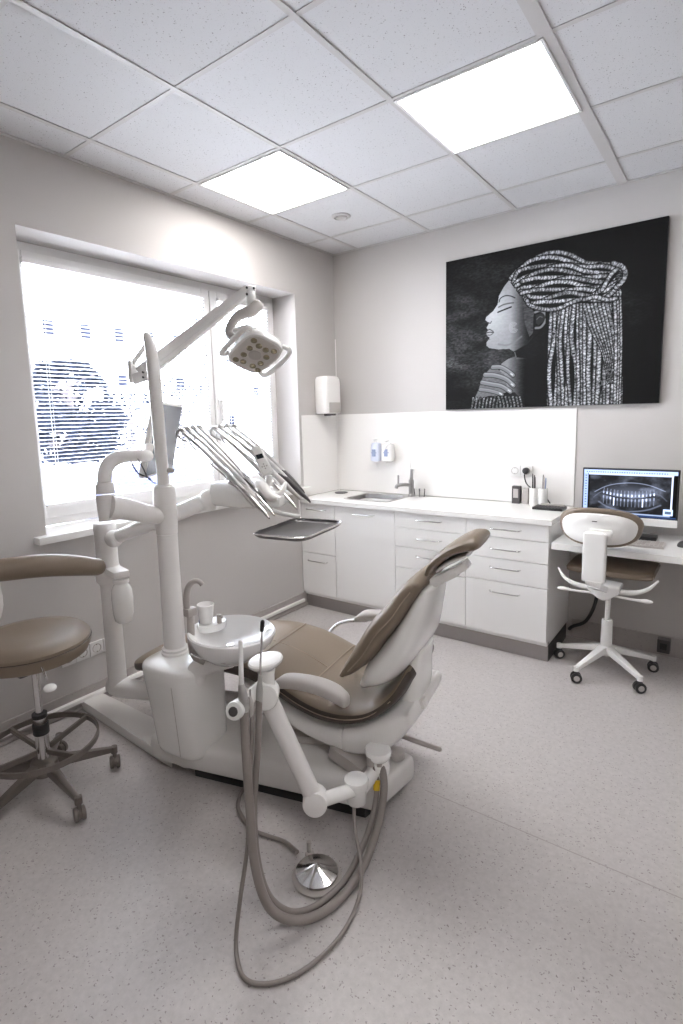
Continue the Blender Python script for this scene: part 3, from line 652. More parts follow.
paint_sheet(rgb, PX0+.0015, PX1-.0015, PZ0+.0015, PZ1-.0015, -.0297, 'canvas', color_attr_mat('canvas_paint', .7), t)

# ================================================================== DESK + COMPUTER
DZ = .733
t = thing('desk', 'white desk top with apron joined to the cabinet end', 'desk', (2.85, -.26, 0))
b = BM(); add_box(b, (1.8445, -.535, DZ-.036), (RX-.005, -.002, DZ), .003); obj('desk_top', b, 'top', t)
b = BM(); add_box(b, (3.4, -.5, 0), (3.436, -.01, DZ-.036), .002); obj('side_panel', b, 'lam', t)
t = thing('computer_monitor', 'flat monitor showing a dental x-ray, standing on the desk', 'monitor', (2.165, -.2, DZ))
mx0, mx1, mz0, mz1, my = 1.925, 2.408, .812, 1.128, -.2
b = BM(); add_box(b, (mx0, my, mz0), (mx1, my+.028, mz1), .004); obj('casing', b, 'black', t)
b = BM(); add_box(b, (mx0, my-.004, mz0), (mx1, my+.0, mz0+.042), .002, 1); obj('chin', b, 'lam', t)
b = BM(); add_box(b, (2.13, my+.028, DZ+.01), (2.20, my+.04, 1.0), .003); obj('stand_neck', b, 'darkgrey', t)
b = BM(); add_lathe(b, [(.11, 0), (.11, .006), (.1, .009), (.001, .009)], (2.165, my+.0, DZ+.0005), sx=1.25, sy=.8); add_box(b, (2.06, my-.07, DZ+.009), (2.32, my+.02, DZ+.03), .006); obj('stand_foot', b, 'black', t)
XW, XH = 300, 176
xp = Painter(XW, XH, lambda a, c_: (a*XW, (1-c_)*XH))
yy, xx = np.mgrid[0:XH, 0:XW]; u_, v_ = xx/XW, 1-yy/XH
n1 = fbm(XW, XH, 8, 6, 11, 5)
R3 = np.zeros((XH, XW, 3))
xp.a = .05+.35*np.clip(n1-.42, 0, 1)*1.6
xp.a += .22*np.exp(-(((u_-.5)/.30)**2+((v_-.52)/.22)**2))
xp.a *= 1-.9*np.exp(-(((u_-.30)/.05)**2+((v_-.62)/.05)**2))*0
xp.stroke([(.13, .5), (.25, .37), (.38, .30), (.55, .27), (.72, .31), (.88, .42)], 2.4, .62, soft=3)
xp.stroke([(.12, .62), (.2, .50), (.3, .48)], 3, .36, soft=4); xp.stroke([(.9, .62), (.82, .5), (.7, .48)], 3, .36, soft=4)
xp.stroke([(.18, .72), (.3, .84), (.5, .90), (.7, .84), (.84, .72)], 5, .42, soft=6)
xp.stroke([(.22, .53), (.36, .60), (.5, .62), (.64, .60), (.78, .53)], 2.2, .02, soft=1.4)
for i in range(15):
    f = (i-7)/7; cx = .5+f*.27; cu = .55+.055*(1-f*f)
    br = .62+.3*((i*7) % 3)/2
    xp.stroke([(cx, cu-.035), (cx, cu-.07)], 3.0, br, soft=1.6); xp.stroke([(cx, cu-.07), (cx*.98+.01, cu-.15)], 1.6, .5, soft=1.5)
    xp.stroke([(cx, cu+.03), (cx, cu+.07)], 2.8, .9 if i in (2, 3, 11, 12) else .55, soft=1.6); xp.stroke([(cx, cu+.07), (cx, cu+.19)], 1.5 if i not in (3, 11) else 2.4, .46 if i not in (3, 11) else .95, soft=1.4)
L = np.clip(xp.a, 0, 1); L = np.where((u_ > .07) & (u_ < .93) & (v_ > .12) & (v_ < .93), L, 0)
for k_, c_ in enumerate((.86, .92, 1.08)): R3[:, :, k_] = np.clip(L*c_, 0, 1)
def rect(x0, x1, y0, y1, c_): m_ = (u_ >= x0) & (u_ < x1) & (v_ >= y0) & (v_ < y1); R3[m_] = c_
rect(0, 1, 0, .085, (.56, .63, .80)); rect(0, .05, .085, .97, (.50, .57, .72)); rect(.055, .96, .085, .115, (.62, .67, .78)); rect(.94, .955, .115, .93, (.66, .70, .8)); rect(0, 1, .965, 1, (.12, .18, .30)); rect(.06, .94, .93, .96, (.45, .5, .6))
rect(.87, .965, .80, .93, (.62, .70, .85)); rect(.885, .95, .84, .90, (.25, .30, .38))
for i in range(34): rect(.03+i*.026, .03+i*.026+.012, .045, .065, (.22, .26, .40))
for i in range(12): rect(.015, .035, .13+i*.06, .15+i*.06, (.25, .3, .42))
R3 = np.where(R3 <= .04045, R3/12.92, ((R3+.055)/1.055)**2.4)
paint_sheet(R3, mx0+.009, mx1-.009, mz0+.047, mz1-.009, my-.0045, 'screen', color_attr_mat('xray_screen', .25, 1.0), t)
t = thing('keyboard', 'flat grey keyboard on the desk in front of the monitor', 'keyboard', (2.2, -.34, DZ))
b = BM(); add_box(b, (2.02, -.41, DZ+.0005), (2.37, -.29, DZ+.014), .004); obj('case', b, 'arm_grey', t)
b = BM()
for i in range(17):
    for j in range(5): add_box(b, (2.028+i*.0198, -.404+j*.022, DZ+.014), (2.044+i*.0198, -.387+j*.022, DZ+.018), .001, 1)
obj('keys', b, 'plastic_grey', t)
p = on(680.5, 546, 'z', DZ); b = BM(); add_sphere(b, (p.x+.012, p.y, DZ+.001), .03, 20, (.95, 1.6, .9))
bmesh.ops.bisect_plane(b, geom=b.verts[:]+b.edges[:]+b.faces[:], plane_co=(0, 0, DZ+.001), plane_no=(0, 0, -1), clear_outer=True)
tag(obj('computer_mouse', b, 'black'), 'black computer mouse at the right edge of the desk', 'mouse')
b = BM(); add_tube(b, [(1.90, -.06, DZ-.04), (1.99, -.05, .5), (2.0, -.06, .30), (1.95, -.07, .15), (1.87, -.06, .09), (1.845, -.04, .06)], .011, 10, 6); tag(obj('cable', b, 'black'), 'thick black cable curving down the wall under the desk', 'cable')
b = BM(); add_box(b, (2.335, -.065, .035), (2.40, -.009, .115), .004); add_box(b, (2.35, -.068, .055), (2.385, -.064, .095), .001, 1, mi=1); tag(obj('floor_socket_box', b, ['darkgrey', 'black']), 'small black socket box on the wall under the desk', 'socket box')

# ================================================================== castor stool helpers
def add_castor(c, r, parent, m1='rubber', twist=0., hub=None):
    b = BM(); ax = V((math.cos(twist), math.sin(twist), 0)); c = V(c)
    for s_ in (-1, 1): add_lathe(b, [(r-.004, 0), (r, .003), (r, .014), (r-.004, .017)], c+ax*(.004*s_)+(V((0, 0, 0)) if s_ > 0 else -ax*.017), ax, n=22)
    if not hub: add_cyl(b, c-ax*.017, c+ax*.017, r*.8, 18, bev=.003)
    if hub:
        for s_ in (-1, 1): add_lathe(b, [(r*.55, 0), (r*.5, .003)], c+ax*(.021*s_), ax*s_, n=20, mi=1)
    add_tube(b, [c+V((0, 0, r*.4)), c+V((0, 0, r+.012)), c+V((0, 0, r+.028))], [.008, .009, .007], 8)
    return obj('castor', b, [m1, hub or m1], parent)

# --- saddle-brown assistant stool at the left ------------------------
SX, SY = .50, -2.745
st = thing('operator_stool', 'brown leatherette operator stool with curved arm support and foot ring', 'stool', (SX, SY, 0))
ang0 = math.atan2(-2.51-SY, .583-SX)
for i in range(5):
    a = ang0-i*2*PI/5; d = V((math.cos(a), math.sin(a), 0)); c0 = V((SX, SY, .125)); e = V((SX, SY, .085))+d*.262
    b = BM(); add_bar(b, c0+d*.02, e, .036, .045, bev=.006, w2=.02, h2=.022); add_cyl(b, e+V((0, 0, -.016)), e+V((0, 0, .012)), .014, 14); lg = obj('leg', b, 'alu', st)
    add_castor(e+V((0, 0, -.058)), .0265, lg, 'alu', 1.0+.25*i)
b = BM(); add_lathe(b, [(.05, .09), (.055, .1), (.05, .14), (.035, .15)], (SX, SY, 0)); obj('hub', b, 'alu', st)
b = BM(); add_cyl(b, (SX, SY, .14), (SX, SY, .26), .025); add_cyl(b, (SX, SY, .30), (SX, SY, .33), .026); add_cyl(b, (SX, SY, .33), (SX, SY, .54), .014); obj('gas_column', b, 'chrome', st)
b = BM(); add_cyl(b, (SX, SY, .255), (SX, SY, .30), .030, bev=.003); add_cyl(b, (SX, SY, .325), (SX, SY, .34), .028); obj('column_collar', b, 'black', st)
rz = .215; RR = .205
b = BM(); n = 56; rings = []
for i in range(n+1):
    a = 2*PI*i/n; d = V((math.cos(a), math.sin(a), 0)); c_ = V((SX, SY, rz))
    rings.append([c_+d*(RR+x)+V((0, 0, z)) for x, z in ((-.004, -.011), (.004, -.011), (.004, .011), (-.004, .011))])
loft(b, rings, cap=False)
for i in range(4):
    a = ang0+.5+i*PI/2; d = V((math.cos(a), math.sin(a), 0)); add_bar(b, V((SX, SY, rz-.03))+d*.03, V((SX, SY, rz))+d*RR, .012, .02, bev=.002)
obj('foot_ring', b, 'alu', st)
b = BM(); add_lathe(b, [(.02, -.105), (.16, -.10), (.205, -.08), (.218, -.05), (.216, -.02), (.20, -.004), (.15, .004), (.06, .0), (.001, -.002)], (SX-.01, SY, .665), n=48); obj('seat', b, 'leather', st)
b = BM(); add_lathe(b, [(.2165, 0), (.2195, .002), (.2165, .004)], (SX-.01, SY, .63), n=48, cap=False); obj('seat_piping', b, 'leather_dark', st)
b = BM(); add_bar(b, (SX, SY, .53), (SX, SY, .562), .16, .12, bev=.01); obj('mechanism', b, 'darkgrey', st)
b = BM(); L0, L1 = at(42, 668, 1.93), at(51, 690, 1.90); add_tube(b, [(SX+.03, SY+.0, .54), L0, at(47, 680, 1.91)], .004, 8); obj('lever_rod', b, 'chrome', st)
b = BM(); c_ = at(50, 688, 1.9); add_sphere(b, c_, .022, 20, (1.05, 1.0, .62)); obj('lever_paddle', b, 'plastic_bright', st)
b = BM(); Pb = [at(-60, 590, 1.75), at(-20, 574, 1.70), at(10, 569, 1.72), at(45, 565.5, 1.79), at(75, 565.5, 1.88), at(97, 567, 1.98)]
add_tube(b, Pb, [.034, .036, .037, .038, .036, .031], 20, 6, True, flat=1.0); obj('arm_support', b, 'leather', st)
b = BM(); pa = at(-8, 580, 1.72); add_tube(b, [pa, at(-6, 615, 1.74), at(-34, 660, 1.80), (SX-.12, SY-.05, .55)], [.02, .022, .02, .02], 14, 4); obj('arm_bracket', b, 'plastic', st)

# --- task chair at the desk -------------------------------------------
TX, TY = 2.12, -.40
tc_ = thing('task_chair', 'white and brown swivel chair pushed up to the desk, back to the room', 'chair', (TX, TY, 0))
ang0 = math.atan2(-.63-TY, 2.02-TX)
for i in range(5):
    a = ang0-i*2*PI/5; d = V((math.cos(a), math.sin(a), 0)); e = V((TX, TY, .078))+d*.255
    b = BM(); add_bar(b, V((TX, TY, .135))+d*.015, e, .045, .04, bev=.01, w2=.026, h2=.022); add_cyl(b, e+V((0, 0, -.014)), e+V((0, 0, .012)), .015, 14); lg = obj('leg', b, 'plastic_bright', tc_)
    add_castor(e+V((0, 0, -.05)), .028, lg, 'black', (-1.2, -.9, -1.9, -1.4, -1.0)[i], hub='arm_grey')
b = BM(); add_lathe(b, [(.042, .1), (.045, .12), (.03, .15), (.028, .29), (.026, .30)], (TX, TY, 0)); obj('hub', b, 'plastic_bright', tc_)
b = BM(); add_cyl(b, (TX, TY, .29), (TX, TY, .47), .013); obj('gas_column', b, 'plastic', tc_)
b = BM(); fb_loft(b, [(TX-.075, .545), (TX, .548), (TX+.075, .545)], [(TX-.065, .49), (TX, .455), (TX+.065, .49)], [.06, .075, .06], t0=TY-.11, p=.5, ends=(.3, .3)); obj('mechanism', b, 'plastic_bright', tc_)
b = BM()
F_ = [(TX-.215, .59), (TX-.19, .602), (TX, .606), (TX+.19, .602), (TX+.215, .59)]; B_ = [(TX-.215, .57), (TX-.19, .552), (TX, .542), (TX+.19, .552), (TX+.215, .57)]
fb_loft(b, F_, B_, [.14, .165, .17, .165, .14], t0=TY+.115, p=.6, ends=(.4, .4)); obj('seat', b, 'leather', tc_)
b = BM()
for s_ in (-1, 1): add_tube(b, [(TX+.05*s_, TY-.12, .505), (TX+.14*s_, TY-.13, .515), (TX+.20*s_, TY-.13, .545), (TX+.24*s_, TY-.10, .585)], [.016, .014, .010, .006], 10, 5, True)
obj('seat_shell', b, 'plastic_bright', tc_)
for s_ in (-1, 1):
    b = BM(); e = V((TX+.20*s_, TY-.16, .49+.0*s_)); add_tube(b, [(TX+.05*s_, TY-.14, .485), (TX+.15*s_, TY-.16, .487), e], [.007, .007, .012], 8, 3, True); add_sphere(b, e, .02, 14, (1.5, .8, .5)); obj('lever', b, 'plastic', tc_)
BY = TY-.215
bz = 0.848; bx = TX-.032
def oval(cx, cz, hw, hh, y, n=44, p=.78, curve=.055):
    out = []
    for i in range(n):
        a = 2*PI*i/n; x, z = hw*sp(math.cos(a), p), hh*sp(math.sin(a), p)
        wd = 1.0+.10*(z/hh); x *= wd; out.append(V((cx+x, y+curve*(x/.19)**2, cz+z+.012*(1-(x/hw)**2)*(1 if z < 0 else .4))))
    return out
b = BM(); loft(b, [oval(bx, bz, .197*k_, .104*k_, BY+dy) for k_, dy in ((.8, .055), (.93, .048), (1., .03), (1.01, .018), (.98, .004), (.9, -.001))]); obj('backrest', b, 'leather', tc_)
b = BM(); loft(b, [oval(bx, bz-.004, .178*k_, .084*k_, BY+dy) for k_, dy in ((1., .0), (1.0, -.007), (.95, -.011), (.6, -.013))]); obj('back_shell', b, 'plastic_bright', tc_)
b = BM(); add_box(b, (bx-.022, BY-.0145, bz+.043), (bx+.002, BY-.0125, bz+.047)); obj('badge', b, 'darkgrey', tc_)
b = BM(); fb_loft(b, [(bx-.056, .585), (bx-.056, .72), (bx-.054, .83)], [(bx+.056, .585), (bx+.056, .72), (bx+.054, .83)], [.02, .02, .02], t0=BY-.035, p=.35, ends=(.2, .3)); add_box(b, (bx-.03, BY-.03, .815), (bx+.075, BY-.008, .855), .008); obj('spine', b, 'plastic_bright', tc_)
b = BM(); add_box(b, (bx-.035, BY-.058, .563), (bx+.04, BY-.01, .587), .004)
for i in range(9): add_box(b, (bx-.034+i*.008, BY-.0605, .566), (bx-.031+i*.008, BY-.058, .584))
obj('bellows', b, 'plastic', tc_)
b = BM(); add_bar(b, (bx, BY-.03, .56), (TX, TY-.14, .51), .07, .03, bev=.006); obj('back_bracket', b, 'plastic_bright', tc_)

# ================================================================== DENTAL CHAIR (local frame: s towards the head, t away from camera)
TH = math.radians(9); O = V((1.1, -1.95, 0))
ch = thing('dental_chair', 'brown leatherette dental treatment chair with white shell, reclined, in the room centre', 'dental chair', O, TH)
def L3(s_, t_, z): return V((s_, t_, z))
def cobj(name, b, m, parent=None, **k): return obj(name, b, m, parent or ch, local=True, **k)
def sh3(P_): return [(a+.022, z+.012) for a, z in sh(P_)]
def sh(P_):
    return [(a-.056*min(1, max(0, (z-.60)/.30)), z-.050*min(1, max(0, (z-.60)/.30))) for a, z in P_]
# backrest cushion
b = BM()
F_ = [(.372, .520), (.40, .575), (.451, .655), (.522, .757), (.59, .83), (.638, .893), (.668, .928), (.690, .938)]
B_ = [(.405, .508), (.440, .525), (.513, .597), (.576, .688), (.637, .764), (.682, .835), (.715, .882), (.728, .903)]
F_, B_ = sh(F_), sh(B_)
fb_loft(b, F_, B_, [.225, .24, .245, .24, .215, .19, .175, .165], t0=-.0, p=.62, pw=.5, ends=(.6, .5)); cobj('backrest_cushion', b, 'leather')
b = BM()
for tt in (-1,):
    q = [L3(s_*.42+s2*.58, tt*(w+.0005), z*.42+z2*.58) for (s_, z), (s2, z2), w in zip(F_, B_, [.225, .24, .245, .24, .215, .19, .175, .165])]
    add_tube(b, q[1:-1], .0022, 6, 5)
cobj('piping', b, 'stitch')
# backrest shell
b = BM()
F2 = [(.442, .500), (.455, .545), (.52, .63), (.58, .705), (.632, .778), (.675, .845), (.71, .895)]
B2 = [(.475, .455), (.575, .505), (.645, .60), (.68, .675), (.712, .765), (.735, .83), (.752, .885)]
F2, B2 = sh(F2), sh(B2)
fb_loft(b, F2, B2, [.19, .22, .225, .21, .18, .155, .13], p=.75, pw=.62, ends=(.7, .4)); cobj('backrest_shell', b, 'plastic_bright')
# hinge spine
b = BM()
fb_loft(b, [(.545, .38), (.555, .45), (.575, .51), (.60, .58)], [(.635, .37), (.645, .44), (.645, .51), (.655, .59)], [.11, .115, .11, .09], p=.6, ends=(.3, .4)); cobj('hinge_cover', b, 'plastic_bright')
b = BM(); add_bar(b, (.60, -.06, .372), (.660, -.06, .392), .05, .035, bev=.012); cobj('rear_lug', b, 'plastic')
# headrest
hd = BM()
fb_loft(hd, sh3([(.697, .945), (.716, .985), (.755, 1.024), (.80, 1.058), (.84, 1.080), (.866, 1.084)]), sh3([(.725, .935), (.742, .962), (.775, .995), (.815, 1.018), (.85, 1.030), (.874, 1.035)]), [.105, .118, .125, .13, .13, .12], p=.68, ends=(.8, .9)); hdo = cobj('headrest_cushion', hd, 'leather')
b = BM(); fb_loft(b, sh3([(.738, .958), (.775, .99), (.812, 1.010), (.84, 1.02)]), sh3([(.745, .942), (.782, .97), (.818, .992), (.846, 1.005)]), [.085, .095, .095, .08], p=.7, ends=(.6, .6)); cobj('headrest_pad', b, 'plastic_bright', hdo)
b = BM(); add_bar(b, (.672, -.02, .848), (.770, -.02, .908), .072, .036, bev=.014); add_bar(b, (.750, -.02, .896), (.805, -.02, .938), .068, .032, bev=.013); cobj('headrest_bracket', b, 'plastic')
b = BM(); add_tube(b, [(.659, -.05, .84), (.659, .03, .84)], .018, 14); add_bar(b, (.656, 0, .81), (.666, 0, .87), .05, .012, up=V((0, 1, 0)), bev=.003); add_tube(b, [(.668, -.055, .845), (.668, -.048, .845)], .010, 10); cobj('headrest_joint', b, 'chrome')
# seat cushion: top face brown, sides darker brown
b = BM()
Ft = [(-.02, .500), (.06, .488), (.14, .465), (.225, .432), (.32, .412), (.42, .412), (.51, .435), (.575, .49), (.605, .545)]
Bt = [(-.02, .400), (.06, .385), (.14, .355), (.225, .330), (.32, .320), (.42, .333), (.51, .370), (.59, .430), (.635, .510)]
Wt = [.25, .255, .26, .265, .27, .27, .26, .225, .15]
fb_loft(b, Ft, Bt, Wt, p=.62, pw=.42, ends=(.3, .6))
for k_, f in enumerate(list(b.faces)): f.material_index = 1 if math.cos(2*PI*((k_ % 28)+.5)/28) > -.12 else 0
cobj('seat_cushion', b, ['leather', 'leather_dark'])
# seams of the seat
def top_z(s_):
    for (a, za), (c_, zc) in zip(Ft[:-1], Ft[1:]):
        if a <= s_ <= c_: return za+(zc-za)*(s_-a)/(c_-a)
    return Ft[0][1]
b = BM()
add_tube(b, [(s_, -.03, top_z(s_)-.0006) for s_ in (-.012, .04, .09, .14, .185, .225)], .0022, 6, 3)
add_tube(b, [(.232, t_, top_z(.232)-.0008-.07*max(0, abs(t_)-.2)) for t_ in (-.22, -.15, -.05, .05, .15, .22)], .0024, 6, 2)
add_tube(b, [(-.010, t_, .4996-.05*max(0, abs(t_)-.2)) for t_ in (-.2, -.1, 0, .1, .2)], .0022, 6, 2)
cobj('seat_seam', b, 'stitch')
b = BM()
for tt in (-1,): add_tube(b, [(s_*.5+s2*.5, tt*(w+.0006), z*.5+z2*.5) for (s_, z), (s2, z2), w in zip(Ft[1:-1], Bt[1:-1], Wt[1:-1])], .0018, 6, 4)
cobj('seat_side_seam', b, 'stitch')
# leg rest
b = BM()
Fl = [(-.785, .318), (-.74, .345), (-.62, .388), (-.45, .435), (-.28, .475), (-.16, .495), (-.08, .502), (-.025, .500)]
Bl = [(-.775, .268), (-.73, .272), (-.61, .305), (-.45, .350), (-.28, .39), (-.16, .405), (-.08, .405), (-.025, .402)]
fb_loft(b, Fl, Bl, [.15, .19, .215, .225, .24, .25, .252, .25], p=.62, pw=.45, ends=(.5, .3))
b.normal_update()
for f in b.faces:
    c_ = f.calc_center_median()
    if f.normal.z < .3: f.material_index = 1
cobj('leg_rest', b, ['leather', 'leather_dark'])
b = BM(); add_tube(b, [(s_, -.03, z-.0005) for s_, z in Fl[1:]], .002, 6, 4); add_tube(b, [(-.30, t_, .4715-.05*max(0, abs(t_)-.19)) for t_ in (-.2, -.1, 0, .1, .2)], .002, 6, 2); cobj('leg_rest_seam', b, 'stitch')
# white under shell, front and rear housing
b = BM(); fb_loft(b, [(-.10, .385), (.0, .375), (.10, .352), (.20, .325), (.30, .315), (.385, .318)], [(-.10, .345), (.0, .31), (.10, .262), (.20, .225), (.30, .205), (.385, .195)], [.19, .215, .225, .235, .24, .24], p=.6, pw=.5, ends=(.4, .1)); cobj('seat_shell', b, 'plastic_bright')
b = BM(); fb_loft(b, [(.393, .322), (.45, .345), (.52, .385), (.58, .405), (.625, .408)], [(.393, .195), (.45, .20), (.53, .225), (.60, .285), (.645, .35)], [.24, .24, .235, .225, .20], p=.5, pw=.4, ends=(.1, .5)); cobj('rear_housing', b, 'plastic')
b = BM(); add_box(b, (.50, -.205, .408), (.60, -.201, .422)); 
b.free()
# armrests
for s_ in (-1, 1):
    t0 = .355*s_; b = BM()
    fb_loft(b, [(.190, .520), (.225, .545), (.29, .556), (.37, .558), (.43, .547), (.465, .530)], [(.185, .488), (.225, .497), (.29, .508), (.37, .506), (.43, .494), (.462, .482)], [.026, .032, .034, .034, .034, .028], t0=t0, p=.75, ends=(.8, .9)); ao = cobj('armrest', b, 'arm_grey')
    b = BM()
    if s_ < 0: add_tube(b, [(.21, t0-.005*s_, .495), (.13, t0-.03*s_, .475), (.08, t0-.07*s_, .43), (.10, t0-.12*s_, .36)], [.017, .020, .022, .022], 12, 5); add_bar(b, (.12, t0-.02*s_, .485), (.30, t0, .50), .03, .02, bev=.005)
    else: add_tube(b, [(.24, t0, .50), (.16, t0, .485), (.08, t0-.02, .455), (.05, t0-.12, .40)], .010, 12, 4); cobj('armrest_support', b, 'plastic_bright' if s_ < 0 else 'chrome', ao)
# base beam
b = BM()
def w2l(x, y): p = V((x, y, 0))-O; return (p.x*math.cos(TH)+p.y*math.sin(TH), -p.x*math.sin(TH)+p.y*math.cos(TH))
P_ = [w2l(*q) for q in ((.72, -2.42), (.90, -2.385), (1.69, -2.145), (1.712, -1.89), (1.0, -2.02), (.70, -2.12))]
prism(b, P_, .045, .16, .05, seg=5); cobj('base_beam', b, 'base')
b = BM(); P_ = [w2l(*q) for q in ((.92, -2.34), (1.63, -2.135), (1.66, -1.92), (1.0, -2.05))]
prism(b, P_, .001, .05, .004); cobj('base_foot_shade', b, 'black')  # black feet as one block, its black also standing in for the gap's shade
b = BM(); add_bar(b, (.0, -.05, .16), (.28, -.03, .27), .20, .07, bev=.01); add_bar(b, (.50, -.12, .17), (.36, -.10, .21), .30, .05, bev=.008); add_bar(b, (.10, -.16, .165), (.40, -.14, .215), .06, .03, bev=.005); cobj('lift_linkage', b, 'arm_grey')
b = BM(); add_tube(b, [(.52, -.02, .205), (.60, -.02, .196), (.70, -.02, .188)], .0095, 12, 0, True); cobj('release_lever', b, 'plastic_grey')
b = BM(); add_cyl(b, (.565, -.12, .176), (.565, -.12, .205), .03, bev=.004); add_tube(b, [(.50, -.24, .18), (.565, -.12, .20)], .004, 8); cobj('pivot_boss', b, 'arm_grey')
# ================================================================== DENTAL UNIT (cabinet, mast, spittoon)
un = thing('dental_unit', 'white dental unit cabinet with tall mast and spittoon bowl on a floor plate', 'dental unit', (.875, -2.3, 0))
b = BM(); q4 = [on(77.6, 698, 'z', .05), on(96, 689.5, 'z', .05), on(152, 717, 'z', .05)]; nr_ = on(157, 750, 'z', .05); prism(b, [(q4[0].x, q4[0].y), (q4[1].x, q4[1].y), (q4[2].x, q4[2].y), (q4[2].x+.25, q4[2].y-.06), (nr_.x+.1, nr_.y-.0), (nr_.x, nr_.y)], .004, .05, .004); obj('floor_plate', b, 'base', un)
b = BM(); R = []
for z, s_, dy in ((.176-.06, .90, 0), (.122, .96, 0), (.14, 1, 0), (.3, 1.06, -.01), (.44, 1.13, -.02), (.488, 1.14, -.023), (.500, 1.115, -.023), (.506, 1.06, -.023), (.51, .7, -.023)):
    R.append(rr3(rrect(.875, -2.305+dy, .128*s_, .115*s_, .55, 48, rot=.10), z+.06*0))
loft(b, R); obj('cabinet', b, 'plastic_bright', un)
b = BM(); add_tube(b, [(.955, -2.43, .15), (.962, -2.445, .30), (.97, -2.462, .46)], .0012, 6); obj('panel_gap', b, 'plastic_grey', un)
m0 = on(175.5, 653, 'z', .505); m1 = V((m0.x, m0.y, on(160, 335, 'x', m0.x).z))
def mz(v_): return V((m0.x, m0.y, on(165, v_, 'x', m0.x).z))
def ms(v_):  # point on the mast axis at image height fraction
    return m0+(m1-m0)*v_
b = BM(); add_lathe(b, [(.056, 0), (.057, .010), (.052, .014), (.053, .024), (.046, .030)], m0+V((0, 0, .004)), m1-m0, n=32); obj('mast_collar', b, 'plastic', un)
b = BM(); ma, mb = mz(534), mz(484); add_tube(b, [m0, m0.lerp(ma, .3), m0.lerp(ma, .8), ma-V((0, 0, .001))], [.045, .043, .0405, .0415], 28); add_tube(b, [ma+V((0, 0, .001)), ma.lerp(mb, .2), ma.lerp(mb, .85), ma.lerp(mb, .96), mb], [.0425, .045, .0445, .040, .028], 28); obj('mast', b, 'plastic', un)
b = BM(); add_tube(b, [mb-V((0, 0, .01)), mb+V((0, 0, .035))], .0245, 20); md = (mz(450)-CAM).dot(CF); add_tube(b, [mb+V((0, 0, .038)), at(158.8, 430, md), at(155, 385, md), at(151, 350, md), at(147, 336, md)], [.023, .0245, .026, .024, .016], 20, 4, True); obj('lamp_pole', b, 'plastic', un)
# spittoon
bc = on(231.5, 632, 'z', .675)
b = BM(); prof = [(.03, -.125), (.075, -.11), (.125, -.07), (.155, -.03), (.166, -.006), (.168, .004), (.163, .009), (.155, .006), (.14, -.008), (.115, -.03), (.06, -.052), (.02, -.058), (.001, -.058)]
loft(b, [[bc+V((r_*1.03*math.cos(a)-(0.02 if z_ < -.05 else 0), r_*.93*math.sin(a), z_-.012*math.cos(a-.3)*0)) for a in [2*PI*i/44 for i in range(44)]] for r_, z_ in prof]); bo = obj('spittoon_bowl', b, 'porcelain', un)
b = BM(); q = bc+V((-.02, 0, 0)); add_lathe(b, [(.018, 0), (.016, .004), (.001, .003)], bc+V((-.01, 0, -.056))); obj('drain', b, 'chrome', bo)
ux, uy = on(205, 625, 'z', .68).x, on(205, 625, 'z', .68).y
b = BM(); add_lathe(b, [(.055, -.02), (.058, -.005), (.055, .004), (.03, .006), (.001, .006)], (ux+.005, uy+.03, .680), sx=1.1, sy=.85); obj('cup_shelf', b, 'porcelain', bo)
b = BM(); e = V((.985, -2.36, .465)); add_tube(b, [e, e+V((.035, .01, .05)), bc+V((-.02, 0, -.10))], [.045, .038, .045], 20, 4); obj('bowl_pedestal', b, 'plastic', un)
b = BM(); add_tube(b, [at(191, 654, 2.02), at(205, 660, 1.98), at(216, 661, 1.96), at(232, 665, 1.93), at(240, 664, 1.92)], .0045, 8, 4); obj('water_pipe', b, 'chrome', un)
# swan-neck bowl rinse
D_ = 2.02
b = BM(); add_tube(b, [at(187.5, 612, D_), at(186.5, 598, D_), at(188.5, 587, D_), at(193.5, 581.5, D_), at(199, 581.5, D_), at(202.5, 585, D_)], [.012, .0125, .012, .0105, .0095, .009], 14, 6); sn = obj('rinse_spout', b, 'plastic_grey', un)
b = BM(); c_ = at(190, 611, D_); add_bar(b, c_+V((0, 0, -.018)), c_+V((0, 0, .012)), .04, .03, bev=.004); add_tube(b, [c_+V((0, 0, -.015)), V((c_.x+.0, c_.y+.0, .60)), V((c_.x+.03, c_.y+.03, .56))], .014, 10, 3); obj('spout_block', b, 'plastic_grey', sn)
b = BM(); c_ = on(219.5, 623, 'z', .685); add_cyl(b, c_, c_+V((0, 0, .035)), .0095, bev=.002); add_tube(b, [c_+V((0, 0, .028)), c_+V((.018, -.004, .034)), c_+V((.02, -.004, .026))], .005, 8, 3); obj('cup_filler', b, 'plastic_grey', un)
b = BM(); c_ = on(203, 622, 'z', .685)+V((.0, -.012, .0)); add_cyl(b, c_+V((0, 0, .0)), c_+V((0, 0, .012)), .007); obj('fill_button', b, 'blue', un)
cc = on(205.5, 623, 'z', .6865)
b = BM(); add_lathe(b, [(.024, 0), (.025, .002), (.032, .072), (.034, .074), (.032, .076), (.0305, .074), (.0235, .005), (.001, .004)], (cc.x, cc.y+.005, .6865), n=32, cap=False); tag(obj('rinsing_cup', b, 'cup'), 'white plastic rinsing cup standing on the spittoon edge', 'cup')

